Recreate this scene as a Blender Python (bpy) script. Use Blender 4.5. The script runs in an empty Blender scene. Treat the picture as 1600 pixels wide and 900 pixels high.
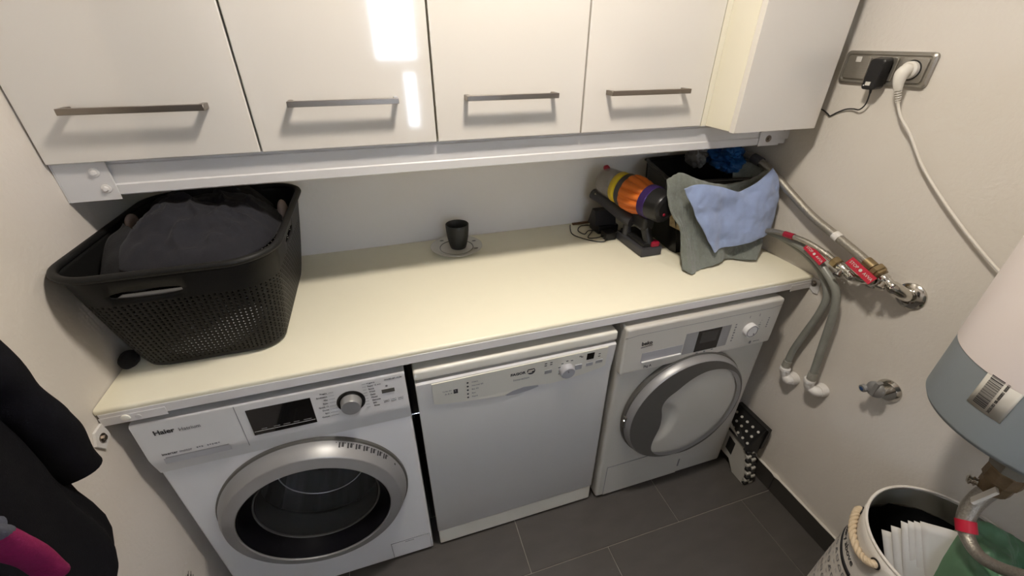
import bpy, bmesh, math, random
from mathutils import Vector, Matrix, noise
random.seed(7)
S = bpy.context.scene
C = S.collection
PI = math.pi

# ------------------------------------------------------------------ camera
def make_camera():
    yaw, pitch, roll = 0.3074, -0.5375, 0.0036
    f = Vector((math.sin(yaw)*math.cos(pitch), math.cos(yaw)*math.cos(pitch), math.sin(pitch)))
    r = Vector((math.cos(yaw), -math.sin(yaw), 0)); u = r.cross(f)
    r2 = math.cos(roll)*r + math.sin(roll)*u; u2 = -math.sin(roll)*r + math.cos(roll)*u
    m = Matrix((r2, u2, -f)).transposed().to_4x4(); m.translation = (0.6564, -0.8532, 1.5834)
    cd = bpy.data.cameras.new('camera'); cd.sensor_width = 36; cd.lens = 649.08*36/1600; cd.clip_start = 0.02
    o = bpy.data.objects.new('camera', cd); C.objects.link(o); o.matrix_world = m; S.camera = o
make_camera()

# ------------------------------------------------------------------ world, light, exposure
w = bpy.data.worlds.new('sky'); S.world = w; w.use_nodes = True
wb = w.node_tree.nodes['Background']; wb.inputs[0].default_value = (0.72, 0.82, 1.0, 1); wb.inputs[1].default_value = 17.0
S.view_settings.view_transform = 'Standard'; S.view_settings.look = 'None'; S.view_settings.gamma = 1
S.view_settings.exposure = 0.12; S.view_settings.use_curve_mapping = False
LAMP = (0.97, -0.27, 2.36)
def area(name, loc, size, power, col, rot=(0, 0, 0), shape='DISK', size_y=None):
    l = bpy.data.lights.new(name, 'AREA'); l.shape = shape; l.size = size
    if size_y: l.size_y = size_y
    l.energy = power; l.color = col
    o = bpy.data.objects.new(name, l); C.objects.link(o); o.location = loc; o.rotation_euler = rot
    return o
area('ceiling_lamp_light', LAMP, 0.17, 18.5, (1.0, 0.91, 0.80))

# ------------------------------------------------------------------ materials
def mat(name, col, rough=0.5, metal=0.0, coat=0.0, spec=0.5, noise_amt=0.0, nscale=20, bump=0.0, bscale=200, trans=0.0, alpha=1.0, ior=1.45, sheen=0.0, emis=None, stretch=None, bdist=0.002):
    m = bpy.data.materials.new(name); m.use_nodes = True
    nt = m.node_tree; b = nt.nodes['Principled BSDF']
    b.inputs['Base Color'].default_value = (*col, 1); b.inputs['Roughness'].default_value = rough
    b.inputs['Metallic'].default_value = metal; b.inputs['Coat Weight'].default_value = coat; b.inputs['Coat Roughness'].default_value = 0.05
    b.inputs['Specular IOR Level'].default_value = spec; b.inputs['Transmission Weight'].default_value = trans
    b.inputs['IOR'].default_value = ior; b.inputs['Alpha'].default_value = alpha; b.inputs['Sheen Weight'].default_value = sheen
    if emis: b.inputs['Emission Color'].default_value = (*emis[0], 1); b.inputs['Emission Strength'].default_value = emis[1]
    if noise_amt or bump:
        tc = nt.nodes.new('ShaderNodeTexCoord'); src = tc.outputs['Object']
        if stretch:
            mp = nt.nodes.new('ShaderNodeMapping'); mp.inputs['Scale'].default_value = stretch
            nt.links.new(src, mp.inputs[0]); src = mp.outputs[0]
    if noise_amt:
        n = nt.nodes.new('ShaderNodeTexNoise'); n.inputs['Scale'].default_value = nscale; n.inputs['Detail'].default_value = 5
        nt.links.new(src, n.inputs['Vector'])
        mx = nt.nodes.new('ShaderNodeMix'); mx.data_type = 'RGBA'
        mx.inputs[6].default_value = (*[max(0, c*(1-noise_amt)) for c in col], 1); mx.inputs[7].default_value = (*[min(1, c*(1+noise_amt)) for c in col], 1)
        nt.links.new(n.outputs[0], mx.inputs[0]); nt.links.new(mx.outputs[2], b.inputs['Base Color'])
    if bump:
        n2 = nt.nodes.new('ShaderNodeTexNoise'); n2.inputs['Scale'].default_value = bscale; n2.inputs['Detail'].default_value = 4
        nt.links.new(src, n2.inputs['Vector'])
        bp = nt.nodes.new('ShaderNodeBump'); bp.inputs['Strength'].default_value = bump; bp.inputs['Distance'].default_value = bdist
        nt.links.new(n2.outputs[0], bp.inputs['Height']); nt.links.new(bp.outputs[0], b.inputs['Normal'])
    return m
M = {}
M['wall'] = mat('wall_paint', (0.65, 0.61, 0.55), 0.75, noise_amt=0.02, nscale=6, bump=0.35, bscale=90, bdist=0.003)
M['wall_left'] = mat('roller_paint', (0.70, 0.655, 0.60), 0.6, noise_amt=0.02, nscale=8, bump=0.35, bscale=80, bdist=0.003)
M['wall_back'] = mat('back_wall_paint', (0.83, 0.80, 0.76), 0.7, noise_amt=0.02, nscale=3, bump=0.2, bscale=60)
M['ceiling'] = mat('ceiling_paint', (0.75, 0.73, 0.70), 0.8, bump=0.1)
M['grout'] = mat('grout', (0.30, 0.275, 0.24), 0.9, noise_amt=0.2, nscale=60)
M['tile'] = mat('slate_tile', (0.068, 0.062, 0.057), 0.5, noise_amt=0.22, nscale=9, bump=0.12, bscale=60, stretch=(1, 2.5, 1))
M['tile_base'] = mat('skirting_tile', (0.045, 0.041, 0.036), 0.45, noise_amt=0.2, nscale=14, bump=0.1)
M['caulk'] = mat('white_caulk', (0.65, 0.62, 0.56), 0.6)
M['gloss'] = mat('gloss_white_lacquer', (0.67, 0.635, 0.575), 0.09, coat=1.0, spec=0.5, bump=0.02, bscale=6, bdist=0.003)
M['carcass'] = mat('cream_board', (0.72, 0.68, 0.55), 0.35, noise_amt=0.02)
M['edge'] = mat('door_edge', (0.80, 0.77, 0.68), 0.3)
M['steel_white'] = mat('white_coated_steel', (0.62, 0.61, 0.60), 0.28, bump=0.05, bscale=30)
M['worktop'] = mat('cream_laminate', (0.80, 0.76, 0.60), 0.33, noise_amt=0.015, nscale=30, bump=0.03, bscale=300)
M['rail_paint'] = mat('rail_paint', (0.74, 0.72, 0.70), 0.3)
M['brushed'] = mat('brushed_steel', (0.27, 0.24, 0.21), 0.35, metal=1, noise_amt=0.12, nscale=60, stretch=(1, 1, 30))
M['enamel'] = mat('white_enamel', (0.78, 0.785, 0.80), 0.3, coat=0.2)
M['enamel_warm'] = mat('dishwasher_enamel', (0.72, 0.715, 0.70), 0.18, coat=0.5)
M['plastic_white'] = mat('white_plastic', (0.68, 0.675, 0.665), 0.35)
M['plastic_cream'] = mat('cream_plastic', (0.74, 0.72, 0.64), 0.25)
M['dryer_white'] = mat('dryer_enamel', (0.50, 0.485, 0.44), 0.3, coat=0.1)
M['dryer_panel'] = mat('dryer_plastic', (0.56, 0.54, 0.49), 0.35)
M['silver'] = mat('silver_plastic', (0.33, 0.33, 0.33), 0.42, metal=0.45, noise_amt=0.04)
M['silver_dark'] = mat('dark_silver_plastic', (0.13, 0.128, 0.118), 0.42, metal=0.4)
M['grey'] = mat('grey_plastic', (0.30, 0.30, 0.30), 0.45)
M['grey_l'] = mat('light_grey_plastic', (0.38, 0.38, 0.40), 0.4)
M['black'] = mat('black_plastic', (0.012, 0.012, 0.013), 0.35)
M['black_gloss'] = mat('black_glass', (0.006, 0.006, 0.007), 0.04, coat=0.5)
M['rim_black'] = mat('black_rim_glass', (0.005, 0.005, 0.007), 0.35, spec=0.08)
M['screen'] = mat('dark_display', (0.02, 0.02, 0.022), 0.12)
M['screen_lit'] = mat('dull_display_window', (0.055, 0.055, 0.055), 0.15)
M['ink'] = mat('dark_ink', (0.03, 0.03, 0.035), 0.5)
M['ink_grey'] = mat('grey_ink', (0.20, 0.20, 0.21), 0.5)
M['ink_white'] = mat('white_ink', (0.75, 0.75, 0.75), 0.5)
M['gap'] = mat('dark_gap', (0.02, 0.02, 0.02), 0.9)
M['bowl'] = mat('door_bowl_glass', (0.50, 0.51, 0.52), 0.04, trans=0.95, ior=1.12)
M['drum'] = mat('drum_steel', (0.75, 0.75, 0.77), 0.35, metal=0.6, noise_amt=0.5, nscale=30, stretch=(1.5, 0.1, 1.5))
M['rubber'] = mat('grey_rubber', (0.10, 0.10, 0.10), 0.6)
M['basket'] = mat('basket_plastic', (0.008, 0.008, 0.008), 0.5, spec=0.25)
M['navy'] = mat('dark_navy_cloth', (0.010, 0.010, 0.015), 0.9, sheen=0.03, noise_amt=0.2, nscale=90, bump=0.25, bscale=350)
M['black_cloth'] = mat('black_cloth', (0.005, 0.005, 0.007), 0.9, sheen=0.02, bump=0.3, bscale=300)
M['coat_cloth'] = mat('black_coat_cloth', (0.0055, 0.0055, 0.008), 0.95, spec=0.2, sheen=0.0, noise_amt=0.2, nscale=60, bump=0.3, bscale=400)
M['beige_cloth'] = mat('beige_cloth', (0.36, 0.27, 0.22), 0.9, bump=0.3)
M['pale_cloth'] = mat('pale_cloth', (0.42, 0.42, 0.42), 0.9, bump=0.3)
M['towel'] = mat('grey_green_terry', (0.165, 0.18, 0.155), 0.95, sheen=0.3, noise_amt=0.22, nscale=120, bump=0.9, bscale=420, bdist=0.003)
M['blue_cloth'] = mat('blue_microfibre', (0.27, 0.34, 0.52), 0.95, sheen=0.3, noise_amt=0.14, nscale=45, bump=0.5, bscale=500)
M['tub'] = mat('black_tub_plastic', (0.007, 0.007, 0.007), 0.3)
M['blue_bag'] = mat('blue_film', (0.008, 0.06, 0.17), 0.4, spec=0.3, bump=0.3, bscale=30)
M['clear_bag'] = mat('milky_film', (0.16, 0.155, 0.145), 0.35, bump=0.3, bscale=30)
M['mug'] = mat('matt_black_ceramic', (0.020, 0.022, 0.021), 0.45)
M['porcelain'] = mat('grey_white_porcelain', (0.66, 0.65, 0.60), 0.2, coat=0.3)
M['motif'] = mat('grey_glaze', (0.10, 0.10, 0.095), 0.3)
M['orange'] = mat('orange_plastic', (0.62, 0.15, 0.02), 0.35)
M['purple'] = mat('purple_plastic', (0.05, 0.025, 0.13), 0.3, metal=0.4)
M['yellow'] = mat('yellow_label', (0.75, 0.55, 0.02), 0.45)
M['red'] = mat('red_plastic', (0.30, 0.010, 0.03), 0.4)
M['red_tag'] = mat('red_tag', (0.45, 0.012, 0.035), 0.4)
M['clear'] = mat('clear_plastic', (0.42, 0.40, 0.38), 0.08, alpha=0.38, coat=1.0)
M['dark_grey'] = mat('dark_grey_plastic', (0.045, 0.045, 0.05), 0.4)
M['wood'] = mat('brown_wood', (0.16, 0.085, 0.045), 0.6)
M['brass_lbl'] = mat('brass_plate', (0.22, 0.17, 0.09), 0.4, metal=0.6, noise_amt=0.5, nscale=90)
M['braid'] = mat('braided_steel', (0.36, 0.335, 0.29), 0.35, metal=0.75, noise_amt=0.4, nscale=260, bump=0.6, bscale=380)
M['chrome'] = mat('chrome', (0.62, 0.60, 0.56), 0.15, metal=1)
M['brass'] = mat('aged_brass', (0.33, 0.25, 0.14), 0.35, metal=0.9, noise_amt=0.35, nscale=60)
M['hose'] = mat('translucent_grey_hose', (0.235, 0.24, 0.215), 0.3, noise_amt=0.18, nscale=25)
M['hose_fit'] = mat('hose_clamp_grey', (0.30, 0.29, 0.25), 0.4, noise_amt=0.3, nscale=50)
M['pvc'] = mat('white_pvc', (0.72, 0.70, 0.67), 0.35)
M['blue_dot'] = mat('blue_inlay', (0.02, 0.07, 0.20), 0.4)
M['socket'] = mat('satin_nickel', (0.36, 0.34, 0.30), 0.33, metal=0.7, noise_amt=0.1, nscale=40, stretch=(1, 1, 12))
M['cable_white'] = mat('white_cable', (0.70, 0.67, 0.61), 0.4)
M['heater_white'] = mat('heater_white', (0.74, 0.67, 0.64), 0.4)
M['heater_grey'] = mat('heater_grey', (0.235, 0.265, 0.28), 0.45, bump=0.06, bscale=500)
M['sticker'] = mat('sticker_paper', (0.58, 0.56, 0.50), 0.5)
M['union'] = mat('grey_union', (0.22, 0.21, 0.18), 0.5, noise_amt=0.2)
M['rust_brass'] = mat('stained_brass', (0.20, 0.14, 0.08), 0.5, metal=0.5, noise_amt=0.6, nscale=45)
M['canvas'] = mat('canvas', (0.66, 0.62, 0.56), 0.9, noise_amt=0.06, nscale=120, bump=0.4, bscale=500)
M['lining'] = mat('dark_lining', (0.012, 0.012, 0.014), 0.5, bump=0.6, bscale=20)
M['lining_grey'] = mat('grey_lining', (0.24, 0.23, 0.20), 0.6)
M['rope'] = mat('cotton_rope', (0.60, 0.48, 0.33), 0.9, bump=0.5, bscale=300)
M['paper'] = mat('paper_white', (0.60, 0.58, 0.54), 0.7, noise_amt=0.05)
M['green'] = mat('green_film', (0.085, 0.19, 0.105), 0.38, noise_amt=0.15, nscale=12, bump=0.5, bscale=22)
M['stool_white'] = mat('stool_white', (0.46, 0.45, 0.41), 0.45)
M['stool_black'] = mat('stool_black', (0.014, 0.014, 0.014), 0.4)
M['magenta'] = mat('magenta_cloth', (0.24, 0.008, 0.075), 0.95, sheen=0.0, noise_amt=0.2, nscale=200, bump=0.4, bscale=500)
M['grey_cloth'] = mat('blue_grey_cloth', (0.075, 0.08, 0.105), 0.9, sheen=0.0, bump=0.4, bscale=400)
M['lamp_glow'] = mat('lamp_diffuser', (0.9, 0.85, 0.75), 0.5, emis=((1.0, 0.88, 0.7), 4))

# ------------------------------------------------------------------ mesh helpers
class B:
    def __init__(s): s.bm = bmesh.new()
    def box(s, x0, x1, y0, y1, z0, z1, bev=0.0, seg=2):
        r = bmesh.ops.create_cube(s.bm, size=1)
        vs = r['verts']
        for v in vs:
            v.co = Vector(((x0+x1)/2+v.co.x*(x1-x0), (y0+y1)/2+v.co.y*(y1-y0), (z0+z1)/2+v.co.z*(z1-z0)))
        if bev:
            es = list({e for v in vs for e in v.link_edges})
            bmesh.ops.bevel(s.bm, geom=es, offset=bev, segments=seg, affect='EDGES', profile=0.6)
        return s
    def lathe(s, prof, p0, axis, n=32, cap=True, ref=None):
        # prof: list of (dist along axis, radius)
        a = Vector(axis).normalized(); p0 = Vector(p0)
        t = Vector(ref) if ref else (Vector((0, 0, 1)) if abs(a.z) < 0.9 else Vector((1, 0, 0)))
        u = (t - a*t.dot(a)).normalized(); v = a.cross(u)
        rings = []
        for d, r in prof:
            rr = r if callable(r) else (lambda th, r=r: r)
            rings.append([s.bm.verts.new(p0+a*d+(u*math.cos(th)+v*math.sin(th))*rr(th)) for th in [2*PI*i/n for i in range(n)]])
        for A, Bq in zip(rings, rings[1:]):
            for i in range(n):
                j = (i+1) % n; s.bm.faces.new((A[i], A[j], Bq[j], Bq[i]))
        if cap:
            s.bm.faces.new(rings[0][::-1]); s.bm.faces.new(rings[-1])
        return s
    def tube(s, pts, r, n=12, smooth=6, cap=True, flat=1.0):
        P = [Vector(p) for p in pts]
        if smooth > 1: P = cr_path(P, smooth)
        rad = r if isinstance(r, (list, tuple)) else None
        rings = []; up = None
        for i, p in enumerate(P):
            t = (P[min(i+1, len(P)-1)]-P[max(i-1, 0)]).normalized()
            if up is None: up = Vector((0, 0, 1)) if abs(t.z) < 0.9 else Vector((1, 0, 0))
            up = (up-t*up.dot(t)).normalized(); sd = t.cross(up)
            if rad:
                q = i/(len(P)-1)*(len(rad)-1); k = min(int(q), len(rad)-2); R = rad[k]+(rad[k+1]-rad[k])*(q-k)
            else: R = r
            rings.append([s.bm.verts.new(p+(up*math.cos(a)+sd*math.sin(a)*flat)*R) for a in [2*PI*j/n for j in range(n)]])
        for A, Bq in zip(rings, rings[1:]):
            for i in range(n):
                j = (i+1) % n; s.bm.faces.new((A[i], A[j], Bq[j], Bq[i]))
        if cap: s.bm.faces.new(rings[0][::-1]); s.bm.faces.new(rings[-1])
        return s
    def prism(s, poly, vec):
        v = Vector(vec); a = [s.bm.verts.new(p) for p in poly]; b = [s.bm.verts.new(Vector(p)+v) for p in poly]
        n = len(poly)
        for i in range(n):
            j = (i+1) % n; s.bm.faces.new((a[i], a[j], b[j], b[i]))
        s.bm.faces.new(a[::-1]); s.bm.faces.new(b)
        return s
    def grid(s, fn, nu, nv, closed=False):
        V = [[s.bm.verts.new(fn(i/nu, j/nv)) for i in range(nu if closed else nu+1)] for j in range(nv+1)]
        m = len(V[0])
        for j in range(nv):
            for i in range(nu):
                k = (i+1) % m if closed else i+1
                s.bm.faces.new((V[j][i], V[j][k], V[j+1][k], V[j+1][i]))
        return s
    def sph(s, c, r, sc=(1, 1, 1), seg=16):
        q = bmesh.ops.create_uvsphere(s.bm, u_segments=seg, v_segments=seg//2+2, radius=r)
        for v in q['verts']: v.co = Vector((c[0]+v.co.x*sc[0], c[1]+v.co.y*sc[1], c[2]+v.co.z*sc[2]))
        return s
def cr_path(P, k):
    out = []
    n = len(P)
    for i in range(n-1):
        a, b, c, d = P[max(i-1, 0)], P[i], P[i+1], P[min(i+2, n-1)]
        for j in range(k):
            t = j/k; out.append(cr(a, b, c, d, t))
    out.append(P[-1]); return out
def cr(a, b, c, d, t):
    return 0.5*((2*b)+(c-a)*t+(2*a-5*b+4*c-d)*t*t+(3*b-a-3*c+d)*t*t*t)
def obj(name, b, m, parent=None, smooth=40, solid=0, off=0.0, sub=0, label=None):
    bm = b.bm if isinstance(b, B) else b
    bmesh.ops.recalc_face_normals(bm, faces=bm.faces[:])
    me = bpy.data.meshes.new(name); bm.to_mesh(me); bm.free()
    me.materials.append(M[m] if isinstance(m, str) else m)
    return link_mesh(name, me, parent, smooth, solid, off, sub, label)
def link_mesh(name, me, parent=None, smooth=40, solid=0, off=0.0, sub=0, label=None):
    if smooth is not None:
        me.shade_smooth(); me.set_sharp_from_angle(angle=math.radians(smooth))
    o = bpy.data.objects.new(name, me); C.objects.link(o)
    if parent is not None: attach(o, parent)
    if solid:
        md = o.modifiers.new('s', 'SOLIDIFY'); md.thickness = solid; md.offset = off
    if sub:
        md = o.modifiers.new('u', 'SUBSURF'); md.levels = sub; md.render_levels = sub
    if smooth is not None and smooth <= 50 and not solid and not sub:
        md = o.modifiers.new('w', 'WEIGHTED_NORMAL'); md.keep_sharp = True; md.weight = 80
    if label: o['label'] = label
    return o
def origin(o):
    p = Vector(o.location) if o.matrix_parent_inverse is None else Vector(o.location)
    q = o.parent
    while q: p = p+Vector(q.location); q = q.parent
    return p
ORG = {}
def attach(o, parent):
    o.parent = parent
    o.matrix_parent_inverse = Matrix.Translation(-ORG.get(parent.name, Vector((0, 0, 0))))
def thing(name, loc, label, cat, group=None):
    o = bpy.data.objects.new(name, None); C.objects.link(o); o.location = loc; o.empty_display_size = 0.05
    ORG[o.name] = Vector(loc); o['label'] = label; o['category'] = cat
    if group: o['group'] = group
    return o
def tag(o, label, cat, group=None):
    o['label'] = label; o['category'] = cat
    if group: o['group'] = group
    return o
def struct(name, b, m, **k):
    o = obj(name, b, m, **k); o['kind'] = 'structure'; return o
FR = Matrix(((1, 0, 0), (0, 0, -1), (0, 1, 0))).to_4x4()        # text facing -y
def basis(xd, yd):
    xd = Vector(xd).normalized(); yd = Vector(yd).normalized(); return Matrix((xd, yd, xd.cross(yd))).transposed().to_4x4()
def text(name, s, size, loc, m, parent, rot=FR, bold=0.0, align='LEFT', sx=1.0, ext=0.0003, warp=None):
    cu = bpy.data.curves.new(name, 'FONT'); cu.body = s; cu.size = size; cu.offset = bold; cu.extrude = ext; cu.align_x = align
    cu.resolution_u = 3
    t = bpy.data.objects.new(name, cu); C.objects.link(t)
    dg = bpy.context.evaluated_depsgraph_get(); me = bpy.data.meshes.new_from_object(t.evaluated_get(dg))
    bpy.data.objects.remove(t); bpy.data.curves.remove(cu)
    mw = Matrix.Translation(loc) @ rot @ Matrix.Diagonal((sx, 1, 1, 1))
    for v in me.vertices: v.co = warp(v.co) if warp else mw @ v.co
    me.materials.clear(); me.materials.append(M[m])
    return link_mesh(name, me, parent, None)
def fold_noise(p, sc, amp): return noise.noise(Vector(p)*sc)*amp
def cloth(name, G, m, parent=None, nu=40, nv=40, solid=0.003, disp=None, sub=0):
    G = [[Vector(p) for p in row] for row in G]; R, K = len(G), len(G[0])
    def ev(u, v):
        a = v*(R-1); j = min(int(a), R-2); t = a-j
        def row(r):
            r = max(0, min(R-1, r)); b = u*(K-1); i = min(int(b), K-2); s_ = b-i
            g = G[r]; return cr(g[max(i-1, 0)], g[i], g[i+1], g[min(i+2, K-1)], s_)
        p = cr(row(j-1), row(j), row(j+1), row(j+2), t)
        if disp: p = p+disp(u, v, p)
        return p
    b = B().grid(ev, nu, nv)
    return obj(name, b, m, parent, smooth=80, solid=solid, sub=sub)

# ------------------------------------------------------------------ room
W, D, H = 1.99, 0.665, 2.45
YB = -2.4
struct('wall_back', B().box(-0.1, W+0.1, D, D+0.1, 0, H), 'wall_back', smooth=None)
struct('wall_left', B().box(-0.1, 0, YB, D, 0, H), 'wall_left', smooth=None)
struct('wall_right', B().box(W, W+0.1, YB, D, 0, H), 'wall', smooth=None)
struct('ceiling', B().box(-0.1, W+0.1, YB, D, H, H+0.1), 'ceiling', smooth=None)
wf = B(); X0, X1, Z0, Z1 = 0.725, 1.10, 1.42, 2.25
wf.box(-0.1, X0, YB-0.1, YB, 0, H); wf.box(X1, W+0.1, YB-0.1, YB, 0, H); wf.box(X0, X1, YB-0.1, YB, 0.0, 0.95); wf.box(X0, 0.95, YB-0.1, YB, 0.95, 1.36); wf.box(1.04, X1, YB-0.1, YB, 0.95, 1.36); wf.box(X0, X1, YB-0.1, YB, 1.36, Z0); wf.box(X0, X1, YB-0.1, YB, Z1, H)  # unseen window opening split, low slot added, to shape the cabinet door reflection
struct('wall_front', wf, 'wall', smooth=None)
wn = B(); 
for a in ((X0, X0+0.035, Z0, Z1), (X1-0.035, X1, Z0, Z1)): wn.box(a[0], a[1], YB-0.07, YB-0.02, a[2], a[3], 0.004)
for a in ((Z0, Z0+0.035), (Z1-0.035, Z1)): wn.box(X0+0.035, X1-0.035, YB-0.07, YB-0.02, a[0], a[1], 0.004)
win = struct('window_1', wn, 'plastic_white')
ORG[win.name] = Vector((0, 0, 0))
obj('pane', B().box(X0+0.035, X1-0.035, YB-0.052, YB-0.048, Z0+0.035, Z1-0.035), mat('window_glass', (1, 1, 1), 0.0, trans=1.0, ior=1.1), win)

floor = struct('floor', B().box(-0.1, W+0.1, YB, D, -0.05, -0.002), 'grout', smooth=None)
ORG[floor.name] = Vector((0, 0, 0))
g = 0.0014
rows = [0.42, 0.12, -0.18, -0.48, -0.78, -1.08, -1.38, -1.68, -1.98, -2.28]
tmesh = {}
for r, (yt, yb) in enumerate(zip([D]+rows, rows+[YB])):
    xs = [1.545-0.6*k for k in range(4)] if r % 2 == 0 else [1.84-0.6*k for k in range(4)]
    xs = sorted([x for x in xs if 0.02 < x < W-0.02]); xs = [0.0]+xs+[W]
    for a, b_ in zip(xs, xs[1:]):
        obj('tile', B().box(a+g, b_-g, yb+g, yt-g, -0.002, 0.0015, 0.0008, 1), 'tile', floor, smooth=None)
bb = struct('baseboard_right', B().box(W-0.003, W, YB, D, 0.0015, 0.088), 'grout', smooth=None); ORG[bb.name] = Vector((0, 0, 0))
for a, b_ in ((0.42, D), (-0.177, 0.42), (-0.777, -0.177), (-1.377, -0.777), (YB, -1.377)):
    obj('skirting_tile', B().box(W-0.012, W-0.002, a+0.001, b_-0.001, 0.0018, 0.086, 0.001, 1), 'tile_base', bb, smooth=None)
ck = B(); 
def ckf(u, v):
    y = -1.0+u*(D+1.0); wv = 0.0012*noise.noise(Vector((y*30, 0, 0)))+(0.004*math.exp(-((y+0.177)/0.01)**2))
    a = v*2*PI; return (W-0.006+(0.0055+wv)*math.cos(a), y, 0.087+(0.0035+wv)*math.sin(a))
ck.grid(ckf, 200, 8)
obj('caulk_bead', ck, 'caulk', bb)
bl = struct('baseboard_left', B().box(0, 0.01, YB, -0.02, 0.0015, 0.085, 0.001), 'tile_base', smooth=None)

# ceiling lamp (behind and above the camera view)
t = thing('ceiling_light', (LAMP[0], LAMP[1], H), 'round white ceiling lamp in front of the wall cabinets', 'lamp')
obj('lamp_base', B().lathe([(0, 0.06), (0.04, 0.06), (0.055, 0.10), (0.06, 0.10)], (LAMP[0], LAMP[1], H-0.0005), (0, 0, -1)), 'plastic_white', t)
obj('diffuser', B().lathe([(0, 0.098), (0.008, 0.098), (0.012, 0.09)], (LAMP[0], LAMP[1], H-0.061), (0, 0, -1)), 'lamp_glow', t)

# ------------------------------------------------------------------ wall cabinets
YC, ZC, ZT = 0.2526, 1.3596, 2.08
doorx = [0.002, 0.4037, 0.8076, 1.2076, 1.61]
hx = [(0.084, 0.330), (0.486, 0.722), (0.882, 1.121), (1.273, 1.521)]
labs = ['gloss white wall cabinet at the far left end of the row, against the left wall',
        'gloss white wall cabinet with a bright window reflection, second from the left wall',
        'gloss white wall cabinet above the black mug, third from the left wall',
        'gloss white wall cabinet above the cordless vacuum, fourth from the left wall']
for k in range(4):
    x0, x1 = doorx[k], doorx[k+1]
    t = thing('wall_cabinet', ((x0+x1)/2, YC+0.15, ZC), labs[k], 'cabinet', 'gloss white wall cabinets over the worktop')
    obj('body', B().box(x0+0.0015, x1-0.0015, YC+0.0195, D-0.001, ZC, ZT, 0.001, 1), 'carcass', t, smooth=None)
    d = obj('door', B().box(x0+0.0022, x1-0.0022, YC, YC+0.018, ZC+0.001, ZT, 0.0025, 3), 'gloss', t)
    pass
    h = B(); a, b_ = hx[k]; zh = 1.463
    h.box(a, b_, YC-0.036, YC-0.026, zh-0.006, zh+0.006, 0.0008, 1)
    h.box(a, a+0.010, YC-0.0265, YC+0.0005, zh-0.006, zh+0.006, 0.0008, 1); h.box(b_-0.010, b_, YC-0.0265, YC+0.0005, zh-0.006, zh+0.006, 0.0008, 1)
    obj('handle', h, 'brushed', d)
x0, x1, y5 = 1.6301, 1.9304, 0.1381
t = thing('deep_wall_cabinet', (1.78, 0.3, ZC), 'deeper handleless white wall cabinet sticking out at the right end of the row', 'cabinet')
obj('body', B().box(x0+0.001, x1-0.001, y5+0.0205, D-0.001, ZC, ZT, 0.001, 1), 'carcass', t, smooth=None)
obj('door', B().box(x0, x1, y5, y5+0.019, ZC-0.002, ZT, 0.0015, 2), 'gloss', t)
obj('filler_strip', B().box(1.6115, x0, YC+0.004, YC+0.022, ZC, ZT), 'carcass', t, smooth=None)

# ------------------------------------------------------------------ support rail below cabinets
t = thing('cabinet_support_rail', (1.0, 0.3, 1.28), 'white steel beam running wall to wall under the wall cabinets', 'rail')
r = B(); YR = 0.272
prof = [(YR+0.004, 1.3585), (YR+0.004, 1.352), (YR, 1.350), (YR, 1.310), (YR-0.003, 1.307), (YR-0.003, 1.287), (YR, 1.284), (YR+0.06, 1.284), (YR+0.06, 1.288), (YR+0.004, 1.290), (YR+0.004, 1.304), (YR+0.007, 1.31), (YR+0.007, 1.3585)]
r.prism([(0.006, y, z) for y, z in prof], (W-0.012, 0, 0))
obj('beam', r, 'steel_white', t, smooth=25)
def bolt(name, p, axis, r, m, parent, m2=None):
    b = B(); a = Vector(axis).normalized()
    b.lathe([(0, r*1.7), (0.0015, r*1.7), (0.002, r*1.5)], p, a, 20)
    b.lathe([(0.0018, r), (0.0018+r*0.7, r), (0.0018+r*0.8, r*0.85)], p, a, 6)
    return obj(name, b, m, parent, smooth=30)
br = obj('bracket', B().box(0.004, 0.098, YR-0.0065, YR-0.0032, 1.276, 1.3583, 0.0008, 1).box(0.0005, 0.0040, YR-0.0065, YR+0.06, 1.276, 1.3583, 0.0008, 1), 'steel_white', t)
bolt('bolt', (0.072, YR-0.0067, 1.338), (0, -1, 0), 0.0055, 'rail_paint', br)
bolt('bolt', (0.079, YR-0.0067, 1.302), (0, -1, 0), 0.0055, 'rail_paint', br)
bolt('bolt', (0.0042, YR-0.0005+0.02, 1.318), (1, 0, 0), 0.007, 'brushed', br)
br = obj('bracket', B().box(1.868, 1.955, YR-0.0065, YR-0.0032, 1.282, 1.3583, 0.0008, 1).box(1.952, W-0.0005, YR-0.0065, YR-0.0032, 1.30, 1.3583, 0.0008, 1), 'steel_white', t)
bolt('bolt', (1.905, YR-0.0067, 1.305), (0, -1, 0), 0.0065, 'brushed', br)
bolt('bolt', (1.962, YR-0.0067, 1.338), (0, -1, 0), 0.0065, 'brushed', br)

# ------------------------------------------------------------------ worktop
ZW = 0.9105
t = thing('worktop', (1.0, 0.33, ZW), 'long cream laminate worktop running wall to wall over the machines', 'worktop')
pts = [(D-0.001, ZW), (0.006, ZW), (0.0025, ZW-0.0015), (0.0005, ZW-0.0045), (0.0, ZW-0.008), (0.0, ZW-0.0125), (0.012, ZW-0.0125), (0.012, ZW-0.024), (D-0.001, ZW-0.024)]
obj('board', B().prism([(0.002, y, z) for y, z in pts], (W-0.004, 0, 0)), 'worktop', t, smooth=60)
r = B().prism([(0.006, y, z) for y, z in [(0.0115, ZW-0.0130), (0.0005, ZW-0.0130), (-0.0008, ZW-0.0140), (-0.0012, ZW-0.037), (0.001, ZW-0.0395), (0.05, ZW-0.0395), (0.05, ZW-0.0355), (0.0115, ZW-0.0355)]], (W-0.012, 0, 0))
obj('front_rail', r, 'rail_paint', t, smooth=30)
pl = obj('rail_plate', B().box(0.004, 0.125, -0.0024, -0.0013, 0.866, 0.888, 0.0004, 1), 'rail_paint', t)
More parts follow.
